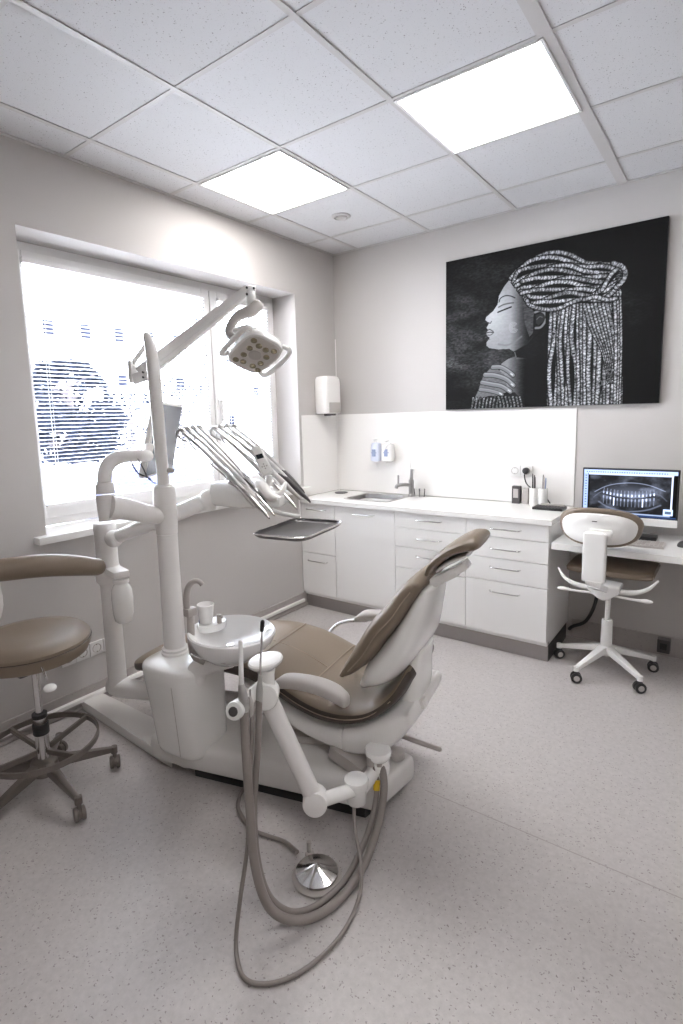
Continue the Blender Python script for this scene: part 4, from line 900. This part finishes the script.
# ================================================================== OPERATING LAMP
D_ = 2.22
lp = thing('operating_lamp', 'white dental operating lamp on a sprung arm at the mast top', 'lamp', at(148, 345, D_))
b = BM(); u1 = CU
pa, pb = at(149, 341, D_+.05), at(132.5, 364, D_+.05)
add_bar(b, pa, pb, .022, .018, bev=.005); obj('upper_link', b, 'plastic', lp)
b = BM(); add_bar(b, at(131.8, 361, D_+.05), at(133.6, 383, D_+.05), .03, .024, bev=.006); add_bar(b, at(133, 380, D_+.05), at(152, 373, D_+.05), .03, .045, bev=.006); obj('elbow', b, 'plastic', lp)
b = BM()
for q_ in ((143.5, 377.5), (148, 380), (143.3, 372.5)): c_ = at(q_[0], q_[1], D_+.03); add_cyl(b, c_, c_-CF*.008, .004, 10)
obj('screw', b, 'black', lp)
b = BM(); e0, e1 = at(141, 375, D_+.06), at(250, 289, D_-.02)
add_bar(b, e0, e1, .045, .066, bev=.010, w2=.034, h2=.040); obj('spring_arm', b, 'plastic', lp)
b = BM(); add_bar(b, e0.lerp(e1, .06)-CF*.0235-CU*.006, e0.lerp(e1, .96)-CF*.018-CU*.003, .003, .018, bev=.001); obj('arm_groove', b, 'plastic_bright', lp)
b = BM(); k0 = at(251, 291, D_-.04); add_cyl(b, k0+CR*-.014, k0+CR*.02, .020, bev=.003); add_cyl(b, at(251, 292, D_-.05), at(251.5, 306, D_-.05), .019, bev=.003); obj('yoke_joint', b, 'plastic_bright', lp)
b = BM()
for q_ in ((247, 288), (254, 288.5), (247, 294.5)): c_ = at(q_[0], q_[1], D_-.065); add_cyl(b, c_, c_-CF*.006, .0045, 10)
obj('joint_screw', b, 'black', lp)
lc = at(255, 354, 2.13)
nn = (-CF*.47-CU*.88).normalized(); e2 = (CU*.47-CF*.88).normalized(); e1_ = CR
ea = (e1_*.52+e2*.48).normalized()   # along the upper-left edge towards the top corner
def LP(a, c_, d=0.): return lc+e1_*a+e2*c_+nn*d
# rotate square so its corners point left / top / right / bottom
def sq(hw, hh, p, d, n=48, rot=math.radians(50)):
    out = []
    for i in range(n):
        a = 2*PI*i/n; x, y = hw*sp(math.cos(a), p), hh*sp(math.sin(a), p); X, Y = x*math.cos(rot)-y*math.sin(rot), x*math.sin(rot)+y*math.cos(rot); out.append(LP(X*1.02, Y, d))
    return out
b = BM(); loft(b, [sq(.100*k_, .080*k_, .6, d) for k_, d in ((.5, -.060), (.8, -.055), (.95, -.042), (1.03, -.02), (1.05, -.005), (1.03, .002), (.97, .004))]); hd = obj('lamp_head', b, 'plastic_bright', lp)
b = BM(); loft(b, [sq(.094, .074, .55, .0035), sq(.094, .074, .55, .0055)]); obj('face_plate', b, 'lampface', hd)
b = BM(); add_lathe(b, [(.026, 0), (.026, .002), (.02, .004), (.001, .004)], lc+nn*.0055, nn, n=28); obj('centre_disc', b, 'plastic_grey', hd)
for i in range(12):
    qx, qy = ((353, 325), (376, 348), (410, 365), (455, 371), (322, 357), (408, 397), (370, 425), (322, 437), (347, 457), (272, 417), (283, 385), (232, 407))[i]
    c_ = LP((qx-345)*.00075*.93, -(qy-388)*.00075/.50*.85, .0055); b = BM(); add_lathe(b, [(.0125, 0), (.0125, .003), (.009, .002), (.001, .006)], c_, nn, n=18); obj('led_lens', b, 'lens', hd)
def handle_(sgn):
    rot = math.radians(50); ax = e1_*math.cos(rot)+e2*math.sin(rot); ay = -e1_*math.sin(rot)+e2*math.cos(rot)
    q = [lc+ax*a+ay*c_*sgn+nn*d for a, c_, d in ((-.085, .076, -.02), (-.094, .092, -.012), (-.084, .103, -.004), (-.04, .107, 0), (.04, .107, 0), (.084, .103, -.004), (.094, .092, -.012), (.085, .076, -.02))]
    b = BM(); add_tube(b, q, .0105, 12, 5, True); obj('grip_handle', b, 'plastic_bright', hd)
handle_(1); handle_(-1)
b = BM(); add_tube(b, [at(257, 306, 2.16), at(251, 311, 2.15), at(240, 315, 2.17), at(233, 322, 2.19), at(229.5, 334, 2.2), lc-nn*.05-CR*.05], [.024, .024, .020, .018, .018, .02], 16, 5, True); obj('yoke', b, 'arm_grey', lp)
b = BM(); add_tube(b, [at(236, 331, 2.17), at(246, 330, 2.15), at(259, 335, 2.14)], [.014, .018, .014], 12, 5, True); obj('yoke_mount', b, 'plastic_bright', lp)

# ================================================================== UNIT MONITOR ARM
mo = thing('unit_monitor', 'slim monitor on a curved white arm beside the mast, seen edge-on', 'monitor', at(108, 520, 2.02))
k0, k1 = at(107, 521, 2.02), at(104.5, 492, 2.02)
b = BM(); add_tube(b, [at(108.5, 521, 2.02), at(105.5, 495, 2.02)], [.033, .035], 24, round_ends=False); add_tube(b, [at(105.5, 494, 2.02), at(104.5, 484, 2.02)], [.034, .033], 24); add_lathe(b, [(.033, 0), (.03, .006), (.02, .008)], at(104.5, 484, 2.02), CU, n=24); obj('knuckle', b, 'plastic', mo)
b = BM(); add_tube(b, [at(110, 507, 2.0), at(125, 509, 2.04), at(145, 513.5, 2.12), mz(517)], [.044, .041, .037, .034], 24, 0, False); obj('lower_arm', b, 'plastic', mo)
b = BM(); add_tube(b, [at(104.5, 485, 2.02), at(104.5, 476, 2.02), at(107, 467, 2.03), at(114, 459.5, 2.05), at(124, 456.5, 2.07), at(136, 455.5, 2.12), at(148, 456, 2.22)], [.026, .026, .0265, .026, .025, .024, .024], 20, 6); obj('curved_arm', b, 'plastic', mo)
tl, tr, br, bl = at(158, 401, 2.30), at(183, 405, 2.62), at(173, 470, 2.62), at(144, 479, 2.30)
nr = (tr-tl).cross(bl-tl).normalized(); 
if nr.dot(CAM-tl) < 0: nr = -nr
b = BM(); loft(b, [[tl, tr, br, bl], [p_-nr*.028 for p_ in (tl, tr, br, bl)]]); bmesh.ops.bevel(b, geom=b.edges[:], offset=.005, segments=2, affect='EDGES'); cs = obj('casing', b, 'plastic', mo)
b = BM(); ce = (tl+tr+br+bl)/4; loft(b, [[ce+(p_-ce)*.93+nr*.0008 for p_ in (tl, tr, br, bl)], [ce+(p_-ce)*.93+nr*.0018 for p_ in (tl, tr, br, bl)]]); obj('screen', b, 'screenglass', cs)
b = BM(); add_bar(b, ce-nr*.028, ce-nr*.07, .09, .09, bev=.006); add_tube(b, [ce-nr*.06, at(146, 456, 2.20)], .02, 12); obj('mount', b, 'arm_grey', mo)
b = BM(); add_tube(b, [at(131, 462, 2.10), at(137, 472, 2.10), at(144, 476, 2.12), at(151, 479, 2.14)], .003, 6, 5); obj('cable', b, 'black', mo)
b = BM(); add_tube(b, [at(137, 458, 2.10), at(143, 468, 2.10), at(148, 478, 2.12), at(156, 484, 2.16)], .0025, 6, 5); obj('cable', b, 'darkgrey', mo)
b = BM(); add_tube(b, [at(165, 471, 2.17), at(172, 470.5, 2.15)], .010, 12, 0, True); obj('clamp_knob', b, 'arm_grey', mo)

# ================================================================== DELIVERY UNIT
PXp, PYp = .255, -2.262
de = thing('instrument_delivery_arm', 'white instrument delivery head on a jointed arm and floor post near the window', 'delivery unit', (PXp, PYp, .15))
b = BM(); add_tube(b, [(PXp, PYp, .17), (PXp, PYp, .19), (PXp, PYp, .78)], [.04, .0445, .0415], 28)
obj('post', b, 'plastic', de)
b = BM(); add_lathe(b, [(.046, .70), (.058, .715), (.060, .76), (.050, .80), (.050, .955), (.052, .965), (.052, .99), (.045, 1.0)], (PXp, PYp, 0), n=32); obj('upper_post', b, 'plastic', de)
b = BM(); add_tube(b, [(PXp-.03, PYp, .165), (PXp+.05, PYp+.01, .17), (.52, -2.20, .19), (.80, -2.10, .20), (1.0, -2.02, .20)], [.045, .047, .042, .04, .04], 20, 5, True); obj('foot_arm', b, 'plastic', de)
jb = at(114, 538.5, 2.53)
b = BM(); add_sphere(b, jb, .042, 24); obj('joint_ball', b, 'plastic', de)
j2 = at(208.5, 499, 2.40)
b = BM(); add_tube(b, [jb, jb.lerp(j2, .35), at(185, 510, 2.42), j2], [.030, .034, .036, .034], 20, 4); obj('long_arm', b, 'plastic', de)
b = BM(); add_sphere(b, j2, .043, 24); add_cyl(b, j2, j2-V((0, 0, .05)), .03, bev=.004); obj('joint_ball', b, 'plastic', de)
# head body
hc = at(243, 494, 2.40); dx = (at(275, 506, 2.25)-at(215, 490, 2.45)).normalized()
HD = thing
ax = V((.98, -.2, 0)).normalized(); ay = V((.2, .98, 0)).normalized(); az = V((0, 0, 1))
def hp(a, c_, d): return hc+ax*a+ay*c_+az*d
b = BM(); R = []
def hr(y, hx, hz, dz=0., dxo=0.): return [hp(dxo+hx*sp(math.cos(2*PI*i/32), .5), y, dz+hz*sp(math.sin(2*PI*i/32), .55)) for i in range(32)]
a0, a1_ = at(214, 492, 2.43), at(300, 494, 2.30)
R = []
for f, w, h_ in ((0, .02, .03), (.02, .04, .046), (.08, .05, .052), (.45, .055, .050), (.92, .045, .030), (.98, .036, .024), (1, .02, .016)):
    c_ = a0.lerp(at(285, 500, 2.36), f); d_ = (at(285, 500, 2.36)-a0).normalized(); x_, y_, _ = frame(d_); R.append([c_+x_*w*1.5*sp(math.cos(2*PI*i/32), .6)+y_*h_*1.05*sp(math.sin(2*PI*i/32), .6) for i in range(32)])
loft(b, R); obj('head_housing', b, 'plastic_bright', de)
def fin(pts_, name, m_, w=.03):
    b = BM(); add_tube(b, [at(*q) for q in pts_], [w*.7, w, w, w*.7][:len(pts_)] if len(pts_) == 4 else w, 14, 5, True, flat=.8); obj(name, b, m_, de)
fin(((232, 484, 2.38), (243, 486, 2.34), (251, 496, 2.30), (255, 503, 2.28)), 'instrument_holder', 'arm_grey')
fin(((252, 482, 2.40), (262, 486, 2.34), (268, 495, 2.31), (274, 498, 2.30)), 'instrument_holder', 'plastic', .026)
fin(((262, 493, 2.36), (272, 496, 2.34), (282, 492, 2.34), (285, 484, 2.36)), 'grip', 'plastic_bright', .016)
# keypad
kt = [at(249, 447, 2.38), at(260, 444, 2.38), at(274, 472, 2.34), at(263, 477, 2.34)]
b = BM(); nr = (kt[1]-kt[0]).cross(kt[3]-kt[0]).normalized(); nr = nr if nr.dot(CAM-kt[0]) > 0 else -nr
loft(b, [kt, [p_-nr*.018 for p_ in kt]]); bmesh.ops.bevel(b, geom=b.edges[:], offset=.007, segments=3, affect='EDGES'); kp = obj('keypad', b, 'plastic_bright', de)
ce = (kt[0]*.62+kt[1]*.62+kt[2]*.38+kt[3]*.38)/2; ex, ey = (kt[1]-kt[0])*.30, (kt[3]-kt[0])*.07
b = BM(); q = [ce-ex-ey, ce+ex-ey, ce+ex+ey, ce-ex+ey]; loft(b, [[p_+nr*.0003 for p_ in q], [p_+nr*.0015 for p_ in q]]); obj('display', b, 'display', kp)
b = BM(); ce2 = (kt[0]*.28+kt[1]*.28+kt[2]*.72+kt[3]*.72)/2
for i_, j_ in ((0, 0), (-1, 0), (1, 0), (0, 1), (0, -1)):
    c_ = ce2+(kt[1]-kt[0])*.2*i_+(kt[3]-kt[0])*.07*j_; add_cyl(b, c_+nr*.0002, c_+nr*.002, .0035, 10)
obj('buttons', b, 'arm_grey', kp)
b = BM(); add_tube(b, [(kt[2]+kt[3])/2-nr*.01, at(268, 485, 2.36), at(264, 492, 2.37)], .014, 10, 4); obj('keypad_stalk', b, 'plastic', de)
# tray arm
b = BM(); add_tube(b, [at(262, 500, 2.36), at(275, 511, 2.33), at(290, 515, 2.32), at(300, 516.5, 2.32)], [.012, .010, .010, .010], 12, 5); add_tube(b, [at(300, 516.5, 2.32), at(299, 500, 2.33)], [.004, .003], 8); obj('tray_arm', b, 'plastic_bright', de)
# bottle hanging at the post
t = thing('water_bottle', 'translucent white water bottle hanging beside the delivery post', 'bottle', at(121, 622, 2.5), group=None)
bt = at(121, 581, 2.50); 
b = BM(); add_lathe(b, [(.028, 0), (.030, -.012), (.037, -.022), (.045, -.04), (.048, -.08), (.046, -.15), (.040, -.185), (.03, -.195), (.001, -.196)], (bt.x, bt.y, bt.z), n=32, cap=True); obj('bottle_body', b, 'plastic_bright', t)
b = BM(); add_lathe(b, [(.034, .010), (.036, .006), (.036, -.006), (.031, -.008)], (bt.x, bt.y, bt.z), n=28); obj('bottle_cap', b, 'plastic', t)
b = BM(); add_bar(b, (PXp+.03, PYp, bt.z+.03), (bt.x+.012, bt.y, bt.z+.03), .075, .034, bev=.01); obj('bottle_bracket', b, 'plastic', de)

# handpieces ------------------------------------------------------------
def handpiece(sx, sy, ex_, ey_, d0, d1, label, kind):
    a, e = at(sx, sy, d0), at(ex_, ey_, d1); d = e-a
    t = thing('dental_handpiece', label, 'dental handpiece', e, group='dental handpieces on the delivery head')
    b = BM(); up = V((0, 0, 1))
    add_tube(b, [a, a.lerp(e, .25)+up*.012, a.lerp(e, .55)+up*.012, a.lerp(e, .80)+up*.004, a.lerp(e, .9)], [.006, .0085, .0105, .0105, .007], 12, 4, True); obj('whip_rod', b, 'steel', t)
    b = BM(); q = a.lerp(e, .88); add_tube(b, [a.lerp(e, .66)+up*.006, a.lerp(e, .8)+up*.003, q, a.lerp(e, .97)+up*-.001, e-up*.004], [.011, .0135, .0115, .007, .0045], 14, 4, True); obj('handle', b, ['chrome', 'darkgrey', 'arm_grey'][kind], t)
    b = BM(); add_tube(b, [a, a-CU*.01+CR*.015, a.lerp(e, .2)-CU*.022, a.lerp(e, .5)-CU*.010, a.lerp(e, .75)-CU*.008], .0035, 8, 5); obj('supply_hose', b, 'plastic_grey', t)
    b = BM(); add_tube(b, [a+CR*.02-CU*.014, a+CR*.008+CU*.006, a-CR*.010+CU*.002, a-CR*.016-CU*.016, a-CR*.004-CU*.032, a+CR*.03-CU*.05], [.007, .008, .008, .007, .005, .004], 8, 4, True); obj('hose_hook', b, 'steel', t)
g1_ = [((181, 431), (269, 517), 0), ((187, 429.5), (274, 514), 0), ((193, 428.5), (266, 503), 1), ((199, 428), (258, 492), 0)]
for i, ((a, c_), (e, f), k_) in enumerate(g1_): handpiece(a, c_, e, f, 2.42+.035*i, 2.24+.02*i, ['leftmost steel handpiece of the left cluster, reaching lowest over the tray', 'second steel handpiece of the left cluster', 'dark-ended third handpiece of the left cluster', 'fourth steel handpiece of the left cluster, next to the keypad'][i], k_)
g2_ = [((214, 429), (297, 508), 0), ((220, 427.5), (300, 498), 2), ((227, 426.5), (310, 501), 1), ((234, 427), (304, 492), 1)]
for i, ((a, c_), (e, f), k_) in enumerate(g2_): handpiece(a, c_, e, f, 2.50+.03*i, 2.34+.02*i, ['first steel handpiece of the right cluster, behind the keypad', 'grey-ended second handpiece of the right cluster', 'dark handpiece of the right cluster that reaches farthest right', 'short dark handpiece at the back of the right cluster'][i], k_)

# tray
tz = 1.02; q = [on(253.5, 533, 'z', tz), on(300, 541.5, 'z', tz), on(343, 523, 'z', tz), on(299, 517, 'z', tz)]
b = BM(); c_ = (q[0]+q[1]+q[2]+q[3])/4; ux_ = (q[2]-q[1]+q[3]-q[0])/2; uy_ = (q[0]-q[1]+q[3]-q[2])/2
uxn = ux_.normalized(); uyn = V((-uxn.y, uxn.x, 0)); hx, hy = ux_.length/2, abs(uy_.dot(uyn))/2
def tr_(k_, z, p=.28): return [c_+uxn*(hx*k_-.0+(1-k_)*0)*sp(math.cos(2*PI*i/48), p)+uyn*(hy-(hx-hx*k_))*sp(math.sin(2*PI*i/48), p)+V((0, 0, z)) for i in range(48)]
loft(b, [tr_(.93, -.014), tr_(.98, -.006), tr_(1.0, 0), tr_(1.0, .003), tr_(.975, .003), tr_(.95, -.006), tr_(.91, -.010)]); 
rim = tr_(.995, .002); x_ = [p_.copy() for p_ in rim]; add_tube(b, x_+[x_[0], x_[1]], .0032, 8, 0, mi=1)
tag(obj('instrument_tray', b, ['dark_steel', 'chrome']), 'empty stainless steel instrument tray held over the chair', 'tray')

# ================================================================== ASSISTANT ARM
asx = thing('assistant_arm', 'white jointed suction arm rising from the chair base beside the seat', 'suction arm', at(356, 800, 1.84))
b = BM(); c1 = at(356, 779, 1.84); add_lathe(b, [(.030, -.085), (.034, -.08), (.035, -.03), (.041, -.028), (.043, -.004), (.040, .002), (.001, .004)], c1, n=28); obj('lower_swivel', b, 'plastic_bright', asx)
c2 = at(378, 749, 1.93); b = BM(); add_lathe(b, [(.040, -.085), (.042, -.06), (.036, -.035), (.045, -.022), (.048, -.006), (.045, .002), (.001, .004)], c2, n=28); obj('hose_swivel', b, 'plastic_bright', asx)
b = BM(); add_tube(b, [c1+V((0, 0, -.055)), (c1+c2)/2+V((.0, .02, -.06)), c2+V((0, 0, -.06))], .025, 14); obj('swivel_bracket', b, 'plastic', asx)
el = at(315, 800, 1.76)
b = BM(); add_tube(b, [c1+V((0, 0, -.03))-CF*.01, el+CR*.02], .023, 16); obj('short_arm', b, 'plastic_bright', asx)
b = BM(); add_cyl(b, el+CF*.035, el-CF*.035, .040, bev=.006); obj('elbow', b, 'plastic', asx)
jt = at(266, 694, 1.70)
b = BM(); add_tube(b, [el, jt], [.0295, .030], 20); obj('riser_arm', b, 'plastic', asx)
b = BM(); add_cyl(b, jt+CF*.036, jt-CF*.036, .041, bev=.006); obj('upper_joint', b, 'plastic_bright', asx)
b = BM(); hc_ = at(266, 668, 1.70); add_tube(b, [jt+V((0, 0, .0)), hc_+V((0, 0, -.02)), hc_], [.029, .026, .03], 20); add_lathe(b, [(.03, 0), (.05, .008), (.062, .018), (.064, .026), (.060, .031), (.001, .033)], hc_, n=32, sx=1., sy=.72); obj('head_cap', b, 'plastic_bright', asx)
kb = at(234.5, 710.5, 1.62)
b = BM(); add_tube(b, [jt+CU*.03, at(252, 695, 1.66), at(243, 706, 1.63)], [.026, .022, .022], 16); add_cyl(b, at(245, 704, 1.64), at(233.5, 711.5, 1.555), .027, bev=.006); obj('holder_bar', b, 'plastic_bright', asx)
b = BM(); k_0 = at(233.5, 711.5, 1.555); dk = (k_0-at(245, 704, 1.64)).normalized(); add_cyl(b, k_0, k_0+dk*.006, .014, bev=.002); obj('holder_knob', b, 'darkgrey', asx)
# suction tools with hoses, each a thing
def atf(u, v, d, r):
    p_ = at(u, v, d); return p_ if p_.z > r else on(u, v, 'z', r)
def tool(name, label, tip, grip, hose, cols, rad, hr_, hosem='hose', extra=None):
    t = thing(name, label, 'suction handpiece', tip[-1], group='suction tools on the assistant arm')
    b = BM(); add_tube(b, tip, rad[0], 12, 0, True); obj('tip', b, cols[0], t)
    b = BM(); add_tube(b, grip, rad[1], 14, 4, True); obj('grip', b, cols[1], t)
    b = BM(); hose = [V((p_.x, p_.y, max(p_.z, hr_+.001))) for p_ in spline(hose, 8)]; add_tube(b, hose, hr_, 12); ho = obj('hose', b, hosem, t)
    if extra:
        b = BM(); add_tube(b, extra, hr_+.002, 12); obj('tag_ring', b, 'yellow', ho)
    return t
A = [(244, 712, 1.58), (246, 750, 1.57), (250, 810, 1.555), (255, 865, 1.54), (268, 905, 1.53), (290, 920, 1.54), (316, 916, 1.58), (342, 897, 1.66), (364, 865, 1.74), (378, 825, 1.82), (384, 790, 1.88), (382, 768, 1.91), (380, 758, 1.92)]
tool('suction_handpiece', 'white suction tip with the thickest grey hose, left in the holder', [at(240.5, 642, 1.585), at(241.5, 690, 1.585)], [at(241.5, 686, 1.585), at(243.5, 700, 1.583), at(244, 722, 1.58)], [atf(*q, .0135) for q in A], ['cup', 'steel'], ([.0065, .0085], [.010, .015, .013]), .0135)
Bq = [(259, 700, 1.62), (258, 745, 1.61), (254, 810, 1.60), (258, 862, 1.59), (270, 897, 1.58), (292, 912, 1.59), (318, 905, 1.64), (342, 884, 1.71), (361, 850, 1.79), (373, 815, 1.86), (377, 788, 1.90), (375, 768, 1.91), (373, 756, 1.92)]
tool('saliva_ejector', 'thin chrome saliva ejector with black tip, right in the holder', [at(262, 626, 1.62), at(260, 680, 1.62)], [at(260, 676, 1.62), at(259.5, 690, 1.62), at(259, 706, 1.62)], [atf(*q, .010) for q in Bq], ['chrome', 'steel'], ([.003, .0035], [.005, .010, .0095]), .010, extra=[at(376.5, 790, 1.893), at(377, 780, 1.90)])
t_ = [o for o in COL.objects if o.name.startswith('saliva_ejector')][0]
b = BM(); add_tube(b, [at(262.5, 622, 1.62), at(262, 630, 1.62)], .0065, 12, 0, True); obj('black_tip', b, 'black', t_)
Cq = [(252, 705, 1.61), (251, 760, 1.60), (248, 840, 1.57), (240, 900, 1.53), (236, 945, 1.505), (242, 975, 1.49), (258, 984, 1.485), (285, 980, 1.50), (315, 962, 1.53), (342, 934, 1.57), (359, 898, 1.64), (361, 865, 1.70), (356, 835, 1.77), (354, 812, 1.82), (355, 800, 1.84)]
tool('air_water_syringe', 'slim syringe with the thin grey hose looping lowest over the floor', [at(250, 690, 1.61), at(250, 700, 1.61)], [at(250, 698, 1.61), at(251, 705, 1.61), at(251.5, 716, 1.61)], [atf(*q, .0065) for q in Cq], ['chrome', 'arm_grey'], ([.003, .004], [.006, .0095, .008]), .0062)
b = BM(); q = at(374, 757, 1.91)
for dx_, in ((-.012,), (.018,)): add_tube(b, [q+CR*dx_, q+CR*dx_-CU*.03], .014, 12)
obj('hose_clamp', b, 'plastic_grey', asx)
# foot pedal
fp = on(317, 878, 'z', 0)
t = thing('foot_pedal', 'round chrome dental foot pedal on the floor with a grey hose', 'foot pedal', (fp.x, fp.y, 0))
b = BM(); add_lathe(b, [(.068, 0), (.078, .003), (.080, .010), (.072, .016)], (fp.x, fp.y, .0005), n=40); obj('pedal_base', b, 'plastic_grey', t)
b = BM(); add_lathe(b, [(.066, .016), (.070, .022), (.068, .027), (.04, .036), (.008, .050), (.001, .051)], (fp.x, fp.y, 0), n=48); obj('pedal_cone', b, 'chrome', t)
b = BM(); q = on(309, 848, 'z', .03); add_cyl(b, (q.x, q.y, .004), (q.x, q.y, .055), .008, bev=.002); add_bar(b, (q.x, q.y, .012), (fp.x, fp.y, .012), .03, .014, bev=.002); obj('pedal_lever', b, 'plastic_grey', t)
b = BM(); hz = [on(u, v, 'z', z) for u, v, z in ((297, 852, .03), (285, 842, .012), (268, 836, .010), (253, 830, .010), (243, 818, .010), (238, 805, .010), (243, 790, .010), (256, 782, .010))]; add_tube(b, hz, .0075, 10, 6); obj('pedal_hose', b, 'hose', t)

# ================================================================== LIGHT
w = bpy.data.worlds.new('world'); sc.world = w; w.use_nodes = True; nt = w.node_tree
bg = nt.nodes['Background']; bg.inputs['Strength'].default_value = 8.3
tcw = nt.nodes.new('ShaderNodeTexCoord'); sep = nt.nodes.new('ShaderNodeSeparateXYZ'); nt.links.new(tcw.outputs['Generated'], sep.inputs[0])
rm = nt.nodes.new('ShaderNodeValToRGB'); rm.color_ramp.elements[0].position = .0; rm.color_ramp.elements[0].color = (.93, .95, 1, 1); rm.color_ramp.elements[1].position = .7; rm.color_ramp.elements[1].color = (.80, .88, 1, 1)
nt.links.new(sep.outputs['Z'], rm.inputs[0]); nt.links.new(rm.outputs[0], bg.inputs['Color'])

sc.view_settings.view_transform = 'Standard'; sc.view_settings.look = 'None'; sc.view_settings.gamma = 1; sc.view_settings.use_curve_mapping = False
sc.view_settings.exposure = 1.62
sc.cycles.max_bounces = 10; sc.cycles.diffuse_bounces = 6; sc.cycles.transparent_max_bounces = 16
sc.cycles.sample_clamp_indirect = 6
